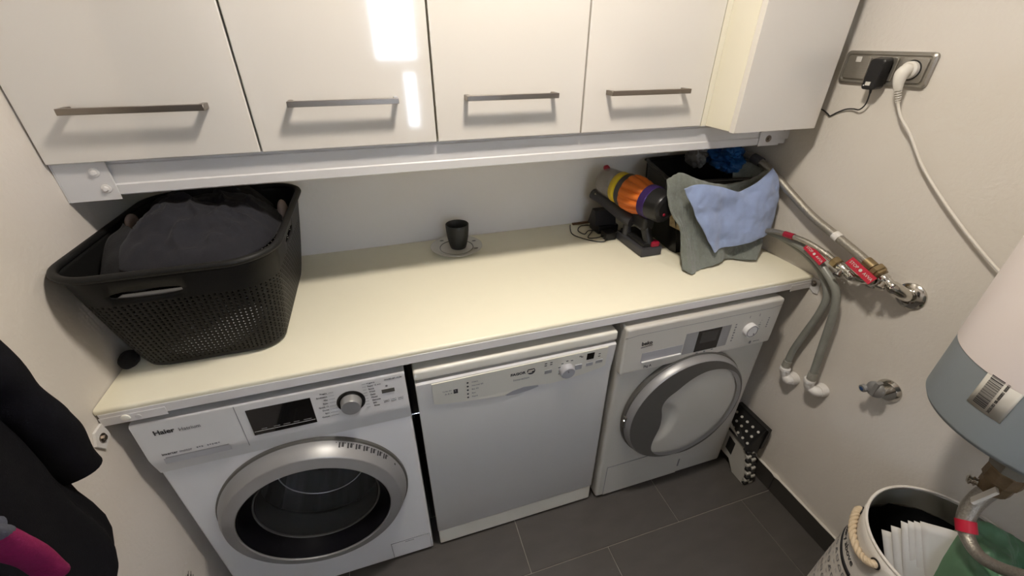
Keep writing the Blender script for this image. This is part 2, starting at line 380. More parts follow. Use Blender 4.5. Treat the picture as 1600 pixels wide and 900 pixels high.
obj('screw', B().lathe([(0, 0.009), (0.002, 0.008), (0.003, 0.004)], (0.05, -0.0025, 0.879), (0, -1, 0), 14), 'edge', pl)
obj('screw', B().lathe([(0, 0.006), (0.001, 0.005)], (0.072, -0.0025, 0.876), (0, -1, 0), 14), 'steel_white', pl)
# little angle tabs on the side walls
tl = obj('wall_tab', B().prism([(0.0005, 0.0, 0.876), (0.0005, -0.03, 0.876), (0.0005, -0.045, 0.852), (0.0005, -0.030, 0.828), (0.0005, 0.0, 0.840)], (0.0055, 0, 0)), 'rail_paint', t)
bolt('bolt', (0.0061, -0.022, 0.853), (1, 0, 0), 0.006, 'brushed', tl)
tr = obj('wall_tab', B().prism([(W-0.0005, 0.02, 0.905), (W-0.0005, -0.028, 0.905), (W-0.0005, -0.034, 0.858), (W-0.0005, -0.02, 0.855), (W-0.0005, 0.02, 0.875)], (-0.003, 0, 0)), 'steel_white', t)
bolt('bolt', (W-0.0036, -0.010, 0.887), (-1, 0, 0), 0.006, 'brushed', tr)
obj('rail_plate', B().box(1.90, W-0.005, -0.0024, -0.0013, 0.866, 0.888, 0.0004, 1), 'rail_paint', t)

# ------------------------------------------------------------------ washing machine
def ring(cx, cz, prof, n=96, sx=1.0):
    # prof: list of (radius, y) lofted about the y axis, open surface of revolution
    b = B(); R = []
    for rr, y in prof:
        R.append([b.bm.verts.new((cx+rr*math.cos(2*PI*i/n)*sx, y, cz+rr*math.sin(2*PI*i/n))) for i in range(n)])
    for A, Q in zip(R, R[1:]):
        for i in range(n):
            j = (i+1) % n; b.bm.faces.new((A[i], A[j], Q[j], Q[i]))
    return b
def fill_disc(cx, cz, r, y, n=64, th=0.002):
    return B().prism([(cx+r*math.cos(2*PI*i/n), y, cz+r*math.sin(2*PI*i/n)) for i in range(n)], (0, th, 0))
def front_with_hole(x0, x1, z0, z1, cx, cz, r, y, th, bev, n=64):
    # a front sheet with a round opening: outer rounded rectangle points matched to circle points
    b = B(); out = []; inn = []; outb = []; innb = []; mid = []
    for i in range(n):
        a = 2*PI*(i+0.5)/n; c, s_ = math.cos(a), math.sin(a)
        tx = ((x1-cx) if c > 0 else (cx-x0))/abs(c); tz = ((z1-cz) if s_ > 0 else (cz-z0))/abs(s_)
        tt = min(tx, tz); px, pz = cx+c*tt, cz+s_*tt
        out.append((px, pz)); inn.append((cx+c*r, cz+s_*r))
    # snap nearest points to the corners
    for kx, kz in ((x0, z0), (x0, z1), (x1, z0), (x1, z1)):
        i = min(range(n), key=lambda q: (out[q][0]-kx)**2+(out[q][1]-kz)**2); out[i] = (kx, kz)
    V = lambda L, yy, s_=0: [b.bm.verts.new((min(max(p[0], x0+s_), x1-s_), yy, min(max(p[1], z0+s_), z1-s_))) for p in L]
    a0 = V(inn, y+th) if False else [b.bm.verts.new((p[0], y+0.02, p[1])) for p in inn]
    a1 = [b.bm.verts.new((p[0], y, p[1])) for p in inn]
    a2 = V(out, y, bev); a3 = V(out, y+bev*0.3, bev*0.3); a4 = V(out, y+bev, 0); a5 = V(out, y+th, 0)
    for A, Q in ((a0, a1), (a1, a2), (a2, a3), (a3, a4), (a4, a5)):
        for i in range(n):
            j = (i+1) % n; b.bm.faces.new((A[i], A[j], Q[j], Q[i]))
    return b
xw0, xw1, yw = 0.0415, 0.6365, 0.004
wm = thing('washing_machine', ((xw0+xw1)/2, 0.3, 0.0), 'white washing machine with large silver-rimmed glass door under the left end of the worktop', 'washing machine')
obj('body', front_with_hole(xw0, xw1, 0.012, 0.725, 0.337, 0.425, 0.205, yw, 0.5, 0.007), 'enamel', wm, smooth=50)
obj('top_cover', B().box(xw0, xw1, 0.03, 0.56, 0.722, 0.85, 0.004), 'enamel', wm)
for fx in (0.09, 0.59):
    for fy in (0.05, 0.46): obj('foot', B().lathe([(0, 0.02), (0.011, 0.02)], (fx, fy, 0.0015), (0, 0, 1), 16), 'black', wm)
# control panel: wedge
pw = B().prism([(xw0, y, z) for y, z in [(0.04, 0.685), (0.0035, 0.685), (0.001, 0.700), (-0.004, 0.725), (-0.0060, 0.742), (-0.001, 0.845), (0.003, 0.850), (0.04, 0.850)]], (xw1-xw0, 0, 0))
cp = obj('control_panel', pw, 'plastic_white', wm, smooth=40)
def wy(z): return -0.0060+(z-0.742)*(0.005/0.103)-0.0006
tiltF = Matrix.Rotation(-math.atan(0.005/0.103), 4, 'X') @ FR
def wplate(name, x0, x1, z0, z1, m, th=0.001, parent=None, skew=0.0):
    b = B().prism([(x0, wy(z0), z0), (x1, wy(z0), z0), (x1, wy(z1), z1), (x0, wy(z1), z1)], (0, -th, 0)); return obj(name, b, m, parent or cp, smooth=None)
wplate('display', 0.266, 0.408, 0.750, 0.830, 'black_gloss', 0.0015)
wplate('display_line', 0.268, 0.406, 0.7608, 0.7614, 'ink_white', 0.0018)
wplate('drawer_seam', 0.2455, 0.2468, 0.722, 0.848, 'ink_grey', 0.0004)
wplate('handle_slot', 0.070, 0.208, 0.722, 0.738, 'grey_l', 0.0003)
wplate('handle_slot_shadow', 0.075, 0.206, 0.7385, 0.7415, 'grey', 0.0004)
wplate('button', 0.574, 0.606, 0.797, 0.808, 'silver_dark', 0.0015)
text('lettering', 'Haier', 0.0185, (0.0775, wy(0.812)-0.0002, 0.812), 'ink', cp, tiltF, bold=0.0004, sx=0.98)
text('lettering', 'Hatrium', 0.0145, (0.126, wy(0.811)-0.0002, 0.811), 'ink_grey', cp, tiltF, sx=0.9)
text('lettering', 'inverter', 0.0110, (0.071, wy(0.748)-0.0002, 0.748), 'ink', cp, tiltF, sx=0.9)
text('lettering', 'motor', 0.0110, (0.1065, wy(0.748)-0.0002, 0.748), 'ink_grey', cp, tiltF, sx=0.9)
text('lettering', 'HW80-BP14636', 0.0065, (0.585, wy(0.836)-0.0002, 0.836), 'ink', cp, tiltF)
kx, kz = 0.497, 0.792
obj('dial_ring', B().lathe([(0, 0.0345), (0.002, 0.0345), (0.0035, 0.031), (0.0035, 0.026)], (kx, wy(kz)+0.0005, kz), (0, -1, 0), 48), 'black_gloss', cp)
obj('dial', B().lathe([(0.0, 0.0255), (0.002, 0.026), (0.020, 0.0235), (0.0225, 0.022), (0.0225, 0.0001)], (kx, wy(kz)-0.002, kz), (0, -1, 0), 48, cap=False), 'silver', cp, smooth=30)
marks = B()
lines = [('Fragile', 0), ('Synthetics', 1), ('Mix', 2), ('Baby', 3), ('Quick 15', 4), ('Duvet', 5), ('Spin', 6), ('Cotton', 7)]
for s_, i in lines:
    z = 0.833-0.0105*i; z2 = 0.824-0.0085*i
    text('programme_lettering', s_, 0.0062, (0.447-0.001*i, wy(z)-0.0002, z-0.002), 'ink', cp, tiltF, align='RIGHT')
    marks.box(0.450-0.001*i, 0.462, wy(z)-0.0006, wy(z), z-0.0003, z+0.0003)
for i, s_ in enumerate(['Hygiene', 'Rapid 15 min', 'Sport', 'Wool', 'Daily', 'Mixed', 'Delicate', 'Silk', 'Rinse']):
    z = 0.838-0.0095*i
    text('programme_lettering', s_, 0.0062, (0.541+0.001*i, wy(z)-0.0002, z-0.002), 'ink', cp, tiltF)
    marks.box(0.530, 0.539, wy(z)-0.0006, wy(z), z-0.0003, z+0.0003)
for i, x in enumerate((0.581, 0.599, 0.617)):
    z = 0.770; a = 0.0065; b_ = 0.0045; y = wy(z)
    for q in ((x-a, x+a, z-b_, z-b_+0.0007), (x-a, x-a+0.0007, z-b_, z+b_), (x+a-0.0007, x+a, z-b_, z+b_), (x-0.004, x+0.004, z, z+0.0016)):
        marks.box(q[0], q[1], y-0.0006, y, q[2], q[3])
for x, n_ in ((0.172, 4), (0.150, 3), (0.190, 2)):
    for k in range(n_): marks.box(x-0.008+k*0.005, x-0.005+k*0.005, wy(0.752)-0.0006, wy(0.752), 0.750+0.001*(k % 2), 0.754)
for q in ((0.285, 0.297), (0.312, 0.326), (0.334, 0.349), (0.357, 0.370), (0.380, 0.398)):
    marks.box(q[0], q[1], wy(0.767)-0.0022, wy(0.767), 0.766, 0.7675)
obj('panel_marks', marks, 'ink_grey', cp, smooth=None)['kind'] = 'stuff'
obj('power_mark', B().lathe([(0, 0.003), (0.0006, 0.003)], (0.588, wy(0.818), 0.818), (0, -1, 0), 12), 'ink_grey', cp)
# door
cx, cz = 0.344, 0.441
dr = obj('door_ring', ring(cx, cz, [(0.2455, 0.006), (0.2450, -0.012), (0.2390, -0.030), (0.2290, -0.0460), (0.2270, -0.0475), (0.1985, -0.0545), (0.1965, -0.0535), (0.1960, -0.0500)]), 'silver', wm, smooth=18)
obj('door_back_ring', ring(cx, cz, [(0.2490, 0.007), (0.2505, 0.001), (0.2500, -0.005), (0.2450, -0.007)]), 'silver_dark', wm)
obj('glass_rim', ring(cx, cz, [(0.1966, -0.0480), (0.1945, -0.0500), (0.1900, -0.0470), (0.1690, -0.0080), (0.1670, 0.0)]), 'rim_black', dr)
obj('glass_bowl', ring(cx, cz, [(0.1668, -0.003), (0.160, 0.006), (0.146, 0.055), (0.134, 0.105), (0.124, 0.118), (0.05, 0.124), (0.0005, 0.125)]), 'bowl', dr, smooth=60, solid=0.004)
obj('bowl_ring', ring(cx, cz, [(0.1682, -0.0060), (0.1665, -0.0072), (0.1640, -0.0060), (0.1635, -0.002)]), 'silver_dark', dr)
obj('bowl_lens_ring', ring(cx, cz, [(0.1275, 0.1125), (0.1255, 0.1105), (0.1235, 0.1125)]), 'silver', dr)
obj('door_seal', ring(cx, cz-0.004, [(0.204, 0.006), (0.200, 0.03), (0.175, 0.05), (0.165, 0.07), (0.176, 0.085), (0.19, 0.09)]), 'rubber', wm)
drm = ring(cx, cz, [(0.19, 0.09), (0.235, 0.095), (0.235, 0.40), (0.15, 0.42), (0.0005, 0.42)], 72)
obj('drum', drm, 'drum', wm)
for k in range(3):
    rb = B(); a = 2*PI*k/3+PI/2+0.15
    rb.prism([(cx+0.234*math.cos(a+d), 0.11, cz+0.234*math.sin(a+d)) for d in (-0.14, -0.07)]+[(cx+0.19*math.cos(a), 0.11, cz+0.19*math.sin(a))]+[(cx+0.234*math.cos(a+d), 0.11, cz+0.234*math.sin(a+d)) for d in (0.07, 0.14)], (0, 0.27, 0))
    obj('drum_paddle', rb, 'grey_l', wm)
# sticker arc on the ring side with marks
def arc_strip(r0, r1, y0, y1, a0, a1, n=20):
    b = B()
    b.grid(lambda u, v: (cx+(r0+(r1-r0)*v)*math.cos(a0+(a1-a0)*u), y0+(y1-y0)*v, cz+(r0+(r1-r0)*v)*math.sin(a0+(a1-a0)*u)), n, 1); return b
sb = B()
for k in range(22):
    a = math.radians(68-1.75*k); da = math.radians(0.45+0.3*((k*7) % 3))
    sb.grid(lambda u, v: (cx+(0.2453-0.0040*v)*math.cos(a-da*u*1.4), -0.0118-0.0145*v*(0.6+0.4*((k*5) % 3)/2), cz+(0.2453-0.0040*v)*math.sin(a-da*u*1.4)), 2, 1)
obj('warning_marks', sb, 'ink', dr, smooth=None)
obj('release_dot', B().lathe([(0, 0.003), (0.001, 0.003)], (cx+0.2445*math.cos(math.radians(23)), -0.022, cz+0.2445*math.sin(math.radians(23))), (1, 0, 0.4), 12), 'black', dr)
fl = obj('filter_flap', B().box(0.500, 0.628, yw-0.0012, yw+0.004, 0.022, 0.104, 0.001, 1), 'enamel', wm)
fo = B(); y = yw-0.0014
fo.box(0.4985, 0.5000, y, y+0.002, 0.022, 0.104); fo.box(0.4985, 0.629, y, y+0.002, 0.104, 0.1052); fo.box(0.6285, 0.6297, y, y+0.002, 0.022, 0.104); fo.box(0.545, 0.575, y-0.0004, y+0.001, 0.096, 0.0985)
obj('flap_seam', fo, 'ink_grey', fl, smooth=None)

# ------------------------------------------------------------------ dishwasher
xd0, xd1 = 0.6584, 1.2564
dw = thing('dishwasher', ((xd0+xd1)/2, 0.3, 0.0), 'white dishwasher with a plain door and curved control strip, middle machine under the worktop', 'dishwasher')
obj('body', B().box(xd0+0.003, xd1-0.003, 0.035, 0.58, 0.012, 0.812, 0.002), 'gap', dw)
for fx in (0.69, 1.22):
    for fy in (0.08, 0.5): obj('foot', B().lathe([(0, 0.02), (0.0105, 0.02)], (fx, fy, 0.0015), (0, 0, 1), 16), 'black', dw)
obj('top_cover', B().box(xd0-0.001, xd1+0.001, -0.006, 0.58, 0.813, 0.846, 0.009, 4), 'plastic_cream', dw)
def curved_door():
    b = B()
    P = [(0.034, 0.092), (0.006, 0.092), (0.0035, 0.096), (0.0035, 0.68), (0.002, 0.70), (-0.008, 0.792), (-0.008, 0.800), (-0.003, 0.8055), (0.034, 0.8055)]
    return b.prism([(xd0, y, z) for y, z in P], (xd1-xd0, 0, 0))
dd = obj('door', curved_door(), 'enamel_warm', dw, smooth=35)
bv = dd.modifiers.new('b', 'BEVEL'); bv.width = 0.003; bv.segments = 2; bv.limit_method = 'ANGLE'; bv.angle_limit = 1.0
obj('kickplate', B().box(xd0+0.002, xd1-0.002, 0.006, 0.04, 0.012, 0.088, 0.006), 'plastic_cream', dw)
def dy(z): return 0.002-(z-0.70)*(0.010/0.092) if z > 0.70 else 0.002
pc = [(0.700, 0.797), (0.701, 0.716), (0.712, 0.711)]
bot = [(0.76, 0.703), (0.83, 0.694), (0.905, 0.687), (0.93, 0.698), (0.965, 0.704), (1.01, 0.699), (1.05, 0.694), (1.10, 0.695), (1.16, 0.703), (1.215, 0.714)]
fasc = pc+bot+[(1.229, 0.722), (1.226, 0.800)]
def fascia_poly(L, off): return [(x, dy(z)-off, z) for x, z in L]
b = B(); n = len(fasc); fa = [b.bm.verts.new(p) for p in fascia_poly(fasc, 0.0)]; fb = [b.bm.verts.new(p) for p in fascia_poly(fasc, 0.0035)]
for i in range(n): j = (i+1) % n; b.bm.faces.new((fa[i], fa[j], fb[j], fb[i]))
b.bm.faces.new(fb)
fs = obj('control_strip', b, 'plastic_cream', dd, smooth=None); 
def dplate(name, x0, x1, z0, z1, m, th=0.001, parent=dd):
    q = B().prism([(x0, dy(z0)-0.0037, z0), (x1, dy(z0)-0.0037, z0), (x1, dy(z1)-0.0037, z1), (x0, dy(z1)-0.0037, z1)], (0, -th, 0)); return obj(name, q, m, parent, smooth=None)
# handle recess scoop
sc = [(0.905, 0.6865), (0.93, 0.6975), (0.965, 0.7035), (1.008, 0.699), (1.013, 0.690), (0.985, 0.683), (0.945, 0.678), (0.915, 0.680)]
b = B().prism([(x, 0.0012, z) for x, z in sc], (0, 0.0015, 0)); obj('grip_recess', b, 'grey_l', dd, smooth=None)
tiltD = Matrix.Rotation(-math.atan(-0.010/0.092), 4, 'X') @ FR
tiltD = Matrix.Rotation(math.atan(0.010/0.092), 4, 'X') @ FR
def dtext(s, size, x, z, m='ink', **k): return text('lettering', s, size, (x, dy(z)-0.0040, z), m, dd, tiltD, **k)
dtext('FAGOR', 0.0135, 0.921, 0.7625, bold=0.0006, sx=1.0)
dtext('Innovation', 0.0115, 0.930, 0.739, 'ink_grey', sx=1.0)
b = B(); z = 0.768
b.prism([(0.983+0.0125*math.cos(2*PI*i/28), dy(z)-0.0038, z+0.0125*math.sin(2*PI*i/28)) for i in range(28)], (0, -0.0006, 0)); obj('emblem', b, 'ink', dd, smooth=None)
b = B(); b.box(0.974, 0.992, dy(z)-0.0052, dy(z)-0.0043, z+0.001, z+0.0035); b.box(0.972, 0.985, dy(z)-0.0052, dy(z)-0.0043, z-0.0045, z-0.002); obj('emblem_stripe', b, 'plastic_cream', dd, smooth=None)
mk = B()
for i, z in enumerate((0.775, 0.760, 0.745, 0.729, 0.714)):
    mk.prism([(0.797+0.003*math.cos(2*PI*q/12), dy(z)-0.0038, z+0.003*math.sin(2*PI*q/12)) for q in range(12)], (0, -0.0004, 0))
    dtext(['Intens', 'Normal 65', 'Bio 50', 'Eco', 'Rapid'][i], 0.0075, 0.808, z-0.0025, 'ink_grey')
for (x, z) in ((1.027, 0.785), (1.044, 0.785), (1.027, 0.776), (1.044, 0.777), (1.136, 0.785), (1.142, 0.781), (1.2, 0.779), (1.2, 0.769), (1.075, 0.742), (1.072, 0.756), (1.08, 0.770), (1.095, 0.777), (1.11, 0.775), (1.075, 0.728)):
    mk.box(x-0.0035, x+0.0035, dy(z)-0.0043, dy(z)-0.0036, z-0.0013, z+0.0013)
mk.box(0.757, 0.769, dy(0.752)-0.0043, dy(0.752)-0.0036, 0.744, 0.760)
obj('strip_marks', mk, 'ink', dd, smooth=None)['kind'] = 'stuff'
dtext('3', 0.010, 0.7595, 0.748, 'ink_white')
dtext('A A A', 0.008, 0.733, 0.744, 'ink_grey'); dtext('Turbo dry', 0.006, 0.727, 0.757, 'ink_grey'); dtext('aqua stop', 0.008, 0.718, 0.731+0.02, 'ink_grey') if False else None
dplate('display', 1.158, 1.182, 0.764, 0.790, 'black_gloss')
dplate('button', 1.026, 1.048, 0.743, 0.757, 'grey', 0.002)
dplate('button', 1.124, 1.146, 0.731, 0.751, 'grey_l', 0.002); dplate('button', 1.161, 1.182, 0.737, 0.750, 'grey_l', 0.002); dplate('button', 1.192, 1.214, 0.741, 0.753, 'grey_l', 0.002)
kn = obj('knob', B().lathe([(0, 0.0245), (0.004, 0.0245), (0.016, 0.0225), (0.019, 0.020), (0.019, 0.0001)], (1.096, dy(0.741)-0.003, 0.741), (0, -1, -0.1), 40, cap=False), 'grey_l', dd, smooth=30)
b = B().prism([(1.090, dy(0.742)-0.0218, 0.757), (1.094, dy(0.742)-0.0218, 0.758), (1.0975, dy(0.742)-0.0218, 0.744), (1.0935, dy(0.742)-0.0218, 0.743)], (0, -0.0012, 0)); obj('knob_pointer', b, 'ink_grey', dd, smooth=None)

# ------------------------------------------------------------------ tumble dryer
xr0, xr1, yr = 1.2786, 1.8766, -0.002
dy_ = thing('tumble_dryer', ((xr0+xr1)/2, 0.3, 0.0), 'white tumble dryer with grey ring around its solid round door, right-hand machine', 'tumble dryer')
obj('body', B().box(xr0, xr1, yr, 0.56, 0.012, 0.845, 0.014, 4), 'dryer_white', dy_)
for fx in (1.32, 1.83):
    for fy in (0.05, 0.5): obj('foot', B().lathe([(0, 0.02), (0.0105, 0.02)], (fx, fy, 0.0015), (0, 0, 1), 16), 'black', dy_)
pb = B().box(xr0+0.001, xr1-0.001, -0.016, 0.03, 0.672, 0.852, 0.010, 4)
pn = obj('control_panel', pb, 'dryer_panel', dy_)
PY = -0.0163
sm = B().prism([(1.278, PY, 0.8195), (1.30, PY, 0.821), (1.325, PY, 0.8245), (1.83, PY, 0.8235), (1.872, PY, 0.8285), (1.872, PY, 0.8272), (1.83, PY, 0.8221), (1.325, PY, 0.8231), (1.30, PY, 0.8197), (1.278, PY, 0.8182)], (0, 0.001, 0))
obj('panel_seam', sm, 'ink_grey', pn, smooth=None)
def rplate(name, x0, x1, z0, z1, m, th=0.001, dpth=0.0): return obj(name, B().box(x0, x1, PY-th-dpth, PY+0.0005-dpth, z0, z1), m, pn, smooth=None)
rplate('silver_bezel', 1.502, 1.676, 0.704, 0.789, 'grey', 0.001)
rplate('display', 1.548, 1.638, 0.7045, 0.7885, 'screen', 0.002)
rplate('display_window', 1.561, 1.626, 0.738, 0.780, 'screen_lit', 0.0025)
# drawer grip: recessed trough with a light lip
gr = B(); gr.box(1.348, 1.498, PY-0.0008, PY+0.0004, 0.710, 0.748)
obj('drawer_grip', gr, 'grey_l', pn, smooth=None)
obj('grip_lip', B().box(1.350, 1.496, PY-0.006, PY, 0.709, 0.7145, 0.002), 'plastic_white', pn)
text('lettering', 'beko', 0.0195, (1.339, PY-0.0003, 0.780), 'ink', pn, FR, bold=0.0005, sx=1.0)
b = B().prism([(1.339, PY-0.0004, 0.7700), (1.380, PY-0.0004, 0.7745), (1.380, PY-0.0004, 0.7762), (1.339, PY-0.0004, 0.7722)], (0, -0.0004, 0)); obj('logo_underline', b, 'ink', pn, smooth=None)
text('lettering', '7kg A', 0.013, (1.362, PY-0.0003, 0.685), 'ink', pn, FR)
obj('knob', B().lathe([(0, 0.0255), (0.014, 0.0245), (0.0165, 0.0235), (0.0165, 0.0001)], (1.757, PY, 0.753), (0, -1, 0), 40, cap=False), 'plastic_white', pn, smooth=30)
obj('knob_ring', B().lathe([(0.0162, 0.0215), (0.0175, 0.0215), (0.0175, 0.0195), (0.0162, 0.0195)], (1.757, PY, 0.753), (0, -1, 0), 40, cap=False), 'ink_grey', pn)
mk = B(); PYm = PY-0.0007
mk.box(1.7645, 1.7665, PY-0.0185, PY-0.0165, 0.737, 0.7445)
mk.box(1.745, 1.7465, PYm, PY, 0.799, 0.808); mk.box(1.785, 1.7865, PYm, PY, 0.799, 0.809)
for k in range(7): mk.box(1.694, 1.699+0.002*(k % 2), PYm, PY, 0.715+k*0.011, 0.720+k*0.011)
for k in range(6): mk.box(1.795+0.004*(k % 3), 1.801+0.003*(k % 2), PYm, PY, 0.735+k*0.0085, 0.7375+k*0.0085)
for k in range(5): mk.box(1.83, 1.835, PYm, PY, 0.745+k*0.009, 0.749+k*0.009)
mk.prism([(1.785+0.005*math.cos(2*PI*q/14), PYm, 0.690+0.006*math.sin(2*PI*q/14)) for q in range(14)], (0, 0.0007, 0))
mk.box(1.798, 1.824, PYm, PY, 0.690, 0.692); mk.box(1.56, 1.568, PYm, PY, 0.694, 0.698); mk.box(1.59, 1.597, PYm, PY, 0.694, 0.699); mk.box(1.62, 1.628, PYm, PY, 0.696, 0.700)
obj('panel_marks', mk, 'ink_grey', pn, smooth=None)['kind'] = 'stuff'
cx2, cz2 = 1.566, 0.452
rg = obj('door_ring', ring(cx2, cz2, [(0.2345, -0.012), (0.2365, -0.022), (0.2370, -0.028), (0.2325, -0.043), (0.2275, -0.047), (0.205, -0.047)]), 'silver', dy_, smooth=35)
obj('door_back_ring', ring(cx2, cz2, [(0.237, 0.0), (0.2415, -0.006), (0.2415, -0.018), (0.2375, -0.0205), (0.232, -0.0205)]), 'silver_dark', dy_, smooth=35)
inner = [(1.493, .572), (1.464, .549), (1.450, .513), (1.460, .459), (1.462, .406), (1.448, .339), (1.452, .289), (1.484, .251), (1.536, .230), (1.609, .222), (1.665, .238), (1.721, .275), (1.768, .345), (1.789, .424), (1.789, .480), (1.770, .540), (1.737, .587), (1.690, .618), (1.640, .632), (1.590, .631), (1.540, .610)]
P = cr_path([Vector((x, 0, z)) for x, z in inner+inner[:1]], 4)[:-1]
# face plate between the ring edge and the inner shape
b = B(); n = len(P); oc = []
for p in P:
    a = math.atan2(p.z-cz2, p.x-cx2); oc.append((cx2+0.2055*math.cos(a), cz2+0.2055*math.sin(a)) if False else (a,))
import bisect
b = B(); A_ = [b.bm.verts.new((cx2+0.2278*math.cos(a[0]), -0.0472, cz2+0.2278*math.sin(a[0]))) for a in oc]; Bv = [b.bm.verts.new((p.x, -0.0478, p.z)) for p in P]; Cv = [b.bm.verts.new((p.x, -0.030, p.z)) for p in P]
for X_, Y_ in ((A_, Bv), (Bv, Cv)):
    for i in range(n): j = (i+1) % n; b.bm.faces.new((X_[i], X_[j], Y_[j], Y_[i]))
obj('ring_face', b, 'silver_dark', rg, smooth=35)
# white door skin, slightly domed, dished next to the grip
b = B(); cxx, czz = 1.62, 0.43; rings_ = []
gx, gz = 1.452, 0.455
for k in range(11):
    s_ = 1-k/10
    row = []
    for p in P:
        x = cxx+(p.x-cxx)*s_*1.004; z = czz+(p.z-czz)*s_*1.004
        d = math.hypot((x-1.470)/0.040, (z-0.425)/0.085)
        dish = 0.016/(1+math.exp((d-1.0)*14))
        row.append(b.bm.verts.new((x, -0.0415-0.004*(1-s_*s_)+dish, z)))
    rings_.append(row)
for A, Q in zip(rings_, rings_[1:]):
    for i in range(n): j = (i+1) % n; b.bm.faces.new((A[i], A[j], Q[j], Q[i]))
bmesh.ops.remove_doubles(b.bm, verts=b.bm.verts[:], dist=1e-5)
obj('door_skin', b, 'dryer_white', rg, smooth=60)
obj('hinge', B().box(cx2-0.2418, cx2-0.230, -0.030, -0.014, 0.43, 0.48, 0.003), 'silver_dark', rg)
obj('hinge_screw', B().lathe([(0, 0.006), (0.003, 0.005)], (cx2-0.2418, -0.024, 0.462), (-1, 0, 0), 12), 'chrome', rg)
fp = obj('filter_door', B().box(1.311, 1.652, yr-0.0015, yr+0.003, 0.010+0.008, 0.186, 0.001, 1), 'dryer_white', dy_)
fo = B(); y = yr-0.0017
fo.box(1.3095, 1.3112, y, y+0.002, 0.018, 0.187); fo.box(1.3095, 1.655, y, y+0.002, 0.186, 0.1875); fo.box(1.649, 1.655, y-0.001, y+0.002, 0.060, 0.103)
obj('flap_seam', fo, 'ink_grey', fp, smooth=None)

# ------------------------------------------------------------------ laundry basket
def rrect(u, x0, x1, y0, y1, r):
    # point at parameter u (0..1) around a rounded rectangle, starting mid front going +x
    Lx, Ly = x1-x0-2*r, y1-y0-2*r; q = PI*r/2; T = 2*Lx+2*Ly+4*q; s_ = (u % 1)*T
    segs = [('l', Lx/2, (x0+x1)/2, y0, 1, 0), ('a', q, x1-r, y0+r, -PI/2, 0), ('l', Ly, x1, y0+r, 0, 1), ('a', q, x1-r, y1-r, 0, 0), ('l', Lx, x1-r, y1, -1, 0), ('a', q, x0+r, y1-r, PI/2, 0), ('l', Ly, x0, y1-r, 0, -1), ('a', q, x0+r, y0+r, PI, 0), ('l', Lx/2+1e-6, x0+r, y0, 1, 0)]
    for k, L, a, b_, c, d in segs:
        if s_ <= L+1e-9:
            if k == 'l': return (a+c*s_, b_+d*s_)
            th = c+s_/r; return (a+r*math.cos(th), b_+r*math.sin(th))
        s_ -= L
    return ((x0+x1)/2, y0)
ZB0, ZB1 = ZW+0.001, 1.188
def bk(u, z, inset=0.0):
    t_ = (z-ZB0)/(ZB1-ZB0); t_ = max(0, min(1, t_)); e = t_**0.8
    x0 = 0.052-0.040*e+inset; x1 = 0.352+0.056*e-inset; y0 = 0.118-0.076*e+inset; y1 = 0.55+0.040*e-inset; r = 0.055+0.035*e
    x, y = rrect(u, x0, x1, y0, y1, r); return Vector((x, y, z))
bs = thing('laundry_basket', (0.2, 0.33, ZW), 'black perforated plastic laundry basket full of dark clothes, at the left end of the worktop', 'laundry basket')
b = B(); NU, NV = 150, 21; z0, z1 = 0.930, 1.120
gv = [[b.bm.verts.new(bk((i+0.25*(j % 2))/NU, z0+(z1-z0)*j/NV)) for i in range(NU)] for j in range(NV+1)]
for j in range(NV):
    for i in range(NU):
        k = (i+1) % NU; q = [gv[j][i], gv[j][k], gv[j+1][k], gv[j+1][i]]
        u0, zz = i/NU, z0+(z1-z0)*j/NV; du, dz = 1/NU, (z1-z0)/NV
        f = lambda a, c: b.bm.verts.new(bk(u0+du*a, zz+dz*c))
        if (i+j) % 2: A, Q, T = f(0.2, 0.2), f(0.8, 0.2), f(0.5, 0.82); b.bm.faces.new((q[0], q[1], Q, A)); b.bm.faces.new((q[1], q[2], T, Q)); b.bm.faces.new((q[3], q[0], A, T)); b.bm.faces.new((q[3], T, q[2]))
        else: A, Q, T = f(0.2, 0.8), f(0.8, 0.8), f(0.5, 0.18); b.bm.faces.new((q[2], q[3], A, Q)); b.bm.faces.new((q[1], q[2], Q, T)); b.bm.faces.new((q[3], q[0], T, A)); b.bm.faces.new((q[0], q[1], T))
# lower solid band + bottom
lo = [gv[0]]
for z in (0.920, 0.9135): lo.append([b.bm.verts.new(bk(i/NU, z, 0.0 if z > 0.915 else 0.004)) for i in range(NU)])
cb = b.bm.verts.new((0.2, 0.33, 0.9135))
for A, Q in zip(lo, lo[1:]):
    for i in range(NU): b.bm.faces.new((A[i], A[(i+1) % NU], Q[(i+1) % NU], Q[i]))
for i in range(NU): b.bm.faces.new((lo[-1][i], lo[-1][(i+1) % NU], cb))
# upper solid band with lens-shaped grip slots in front, right side and back
def slot(u):
    best = 0
    for c, hw in ((0.978, 0.040), (0.235, 0.035), (0.5, 0.04)):
        d = abs(((u-c+0.5) % 1)-0.5)/hw
        if d < 1: best = max(best, math.sqrt(1-d*d))
    return best
ZM = 1.144
def rowz(i, k):
    s_ = slot(i/NU); return {0: z1, 1: ZM-0.010*s_, 2: ZM+0.010*s_+0.0001, 3: ZB1-0.012, 4: ZB1}[k]
R = [gv[-1]]+[[b.bm.verts.new(bk(i/NU, rowz(i, k))) for i in range(NU)] for k in (1, 2, 3, 4)]
for r_ in range(4):
    for i in range(NU):
        j = (i+1) % NU
        if r_ == 1 and slot(i/NU) > 0 and slot(j/NU) > 0: continue
        b.bm.faces.new((R[r_][i], R[r_][j], R[r_+1][j], R[r_+1][i]))
obj('perforated_shell', b, 'basket', bs, smooth=50, solid=0.0022, off=0)
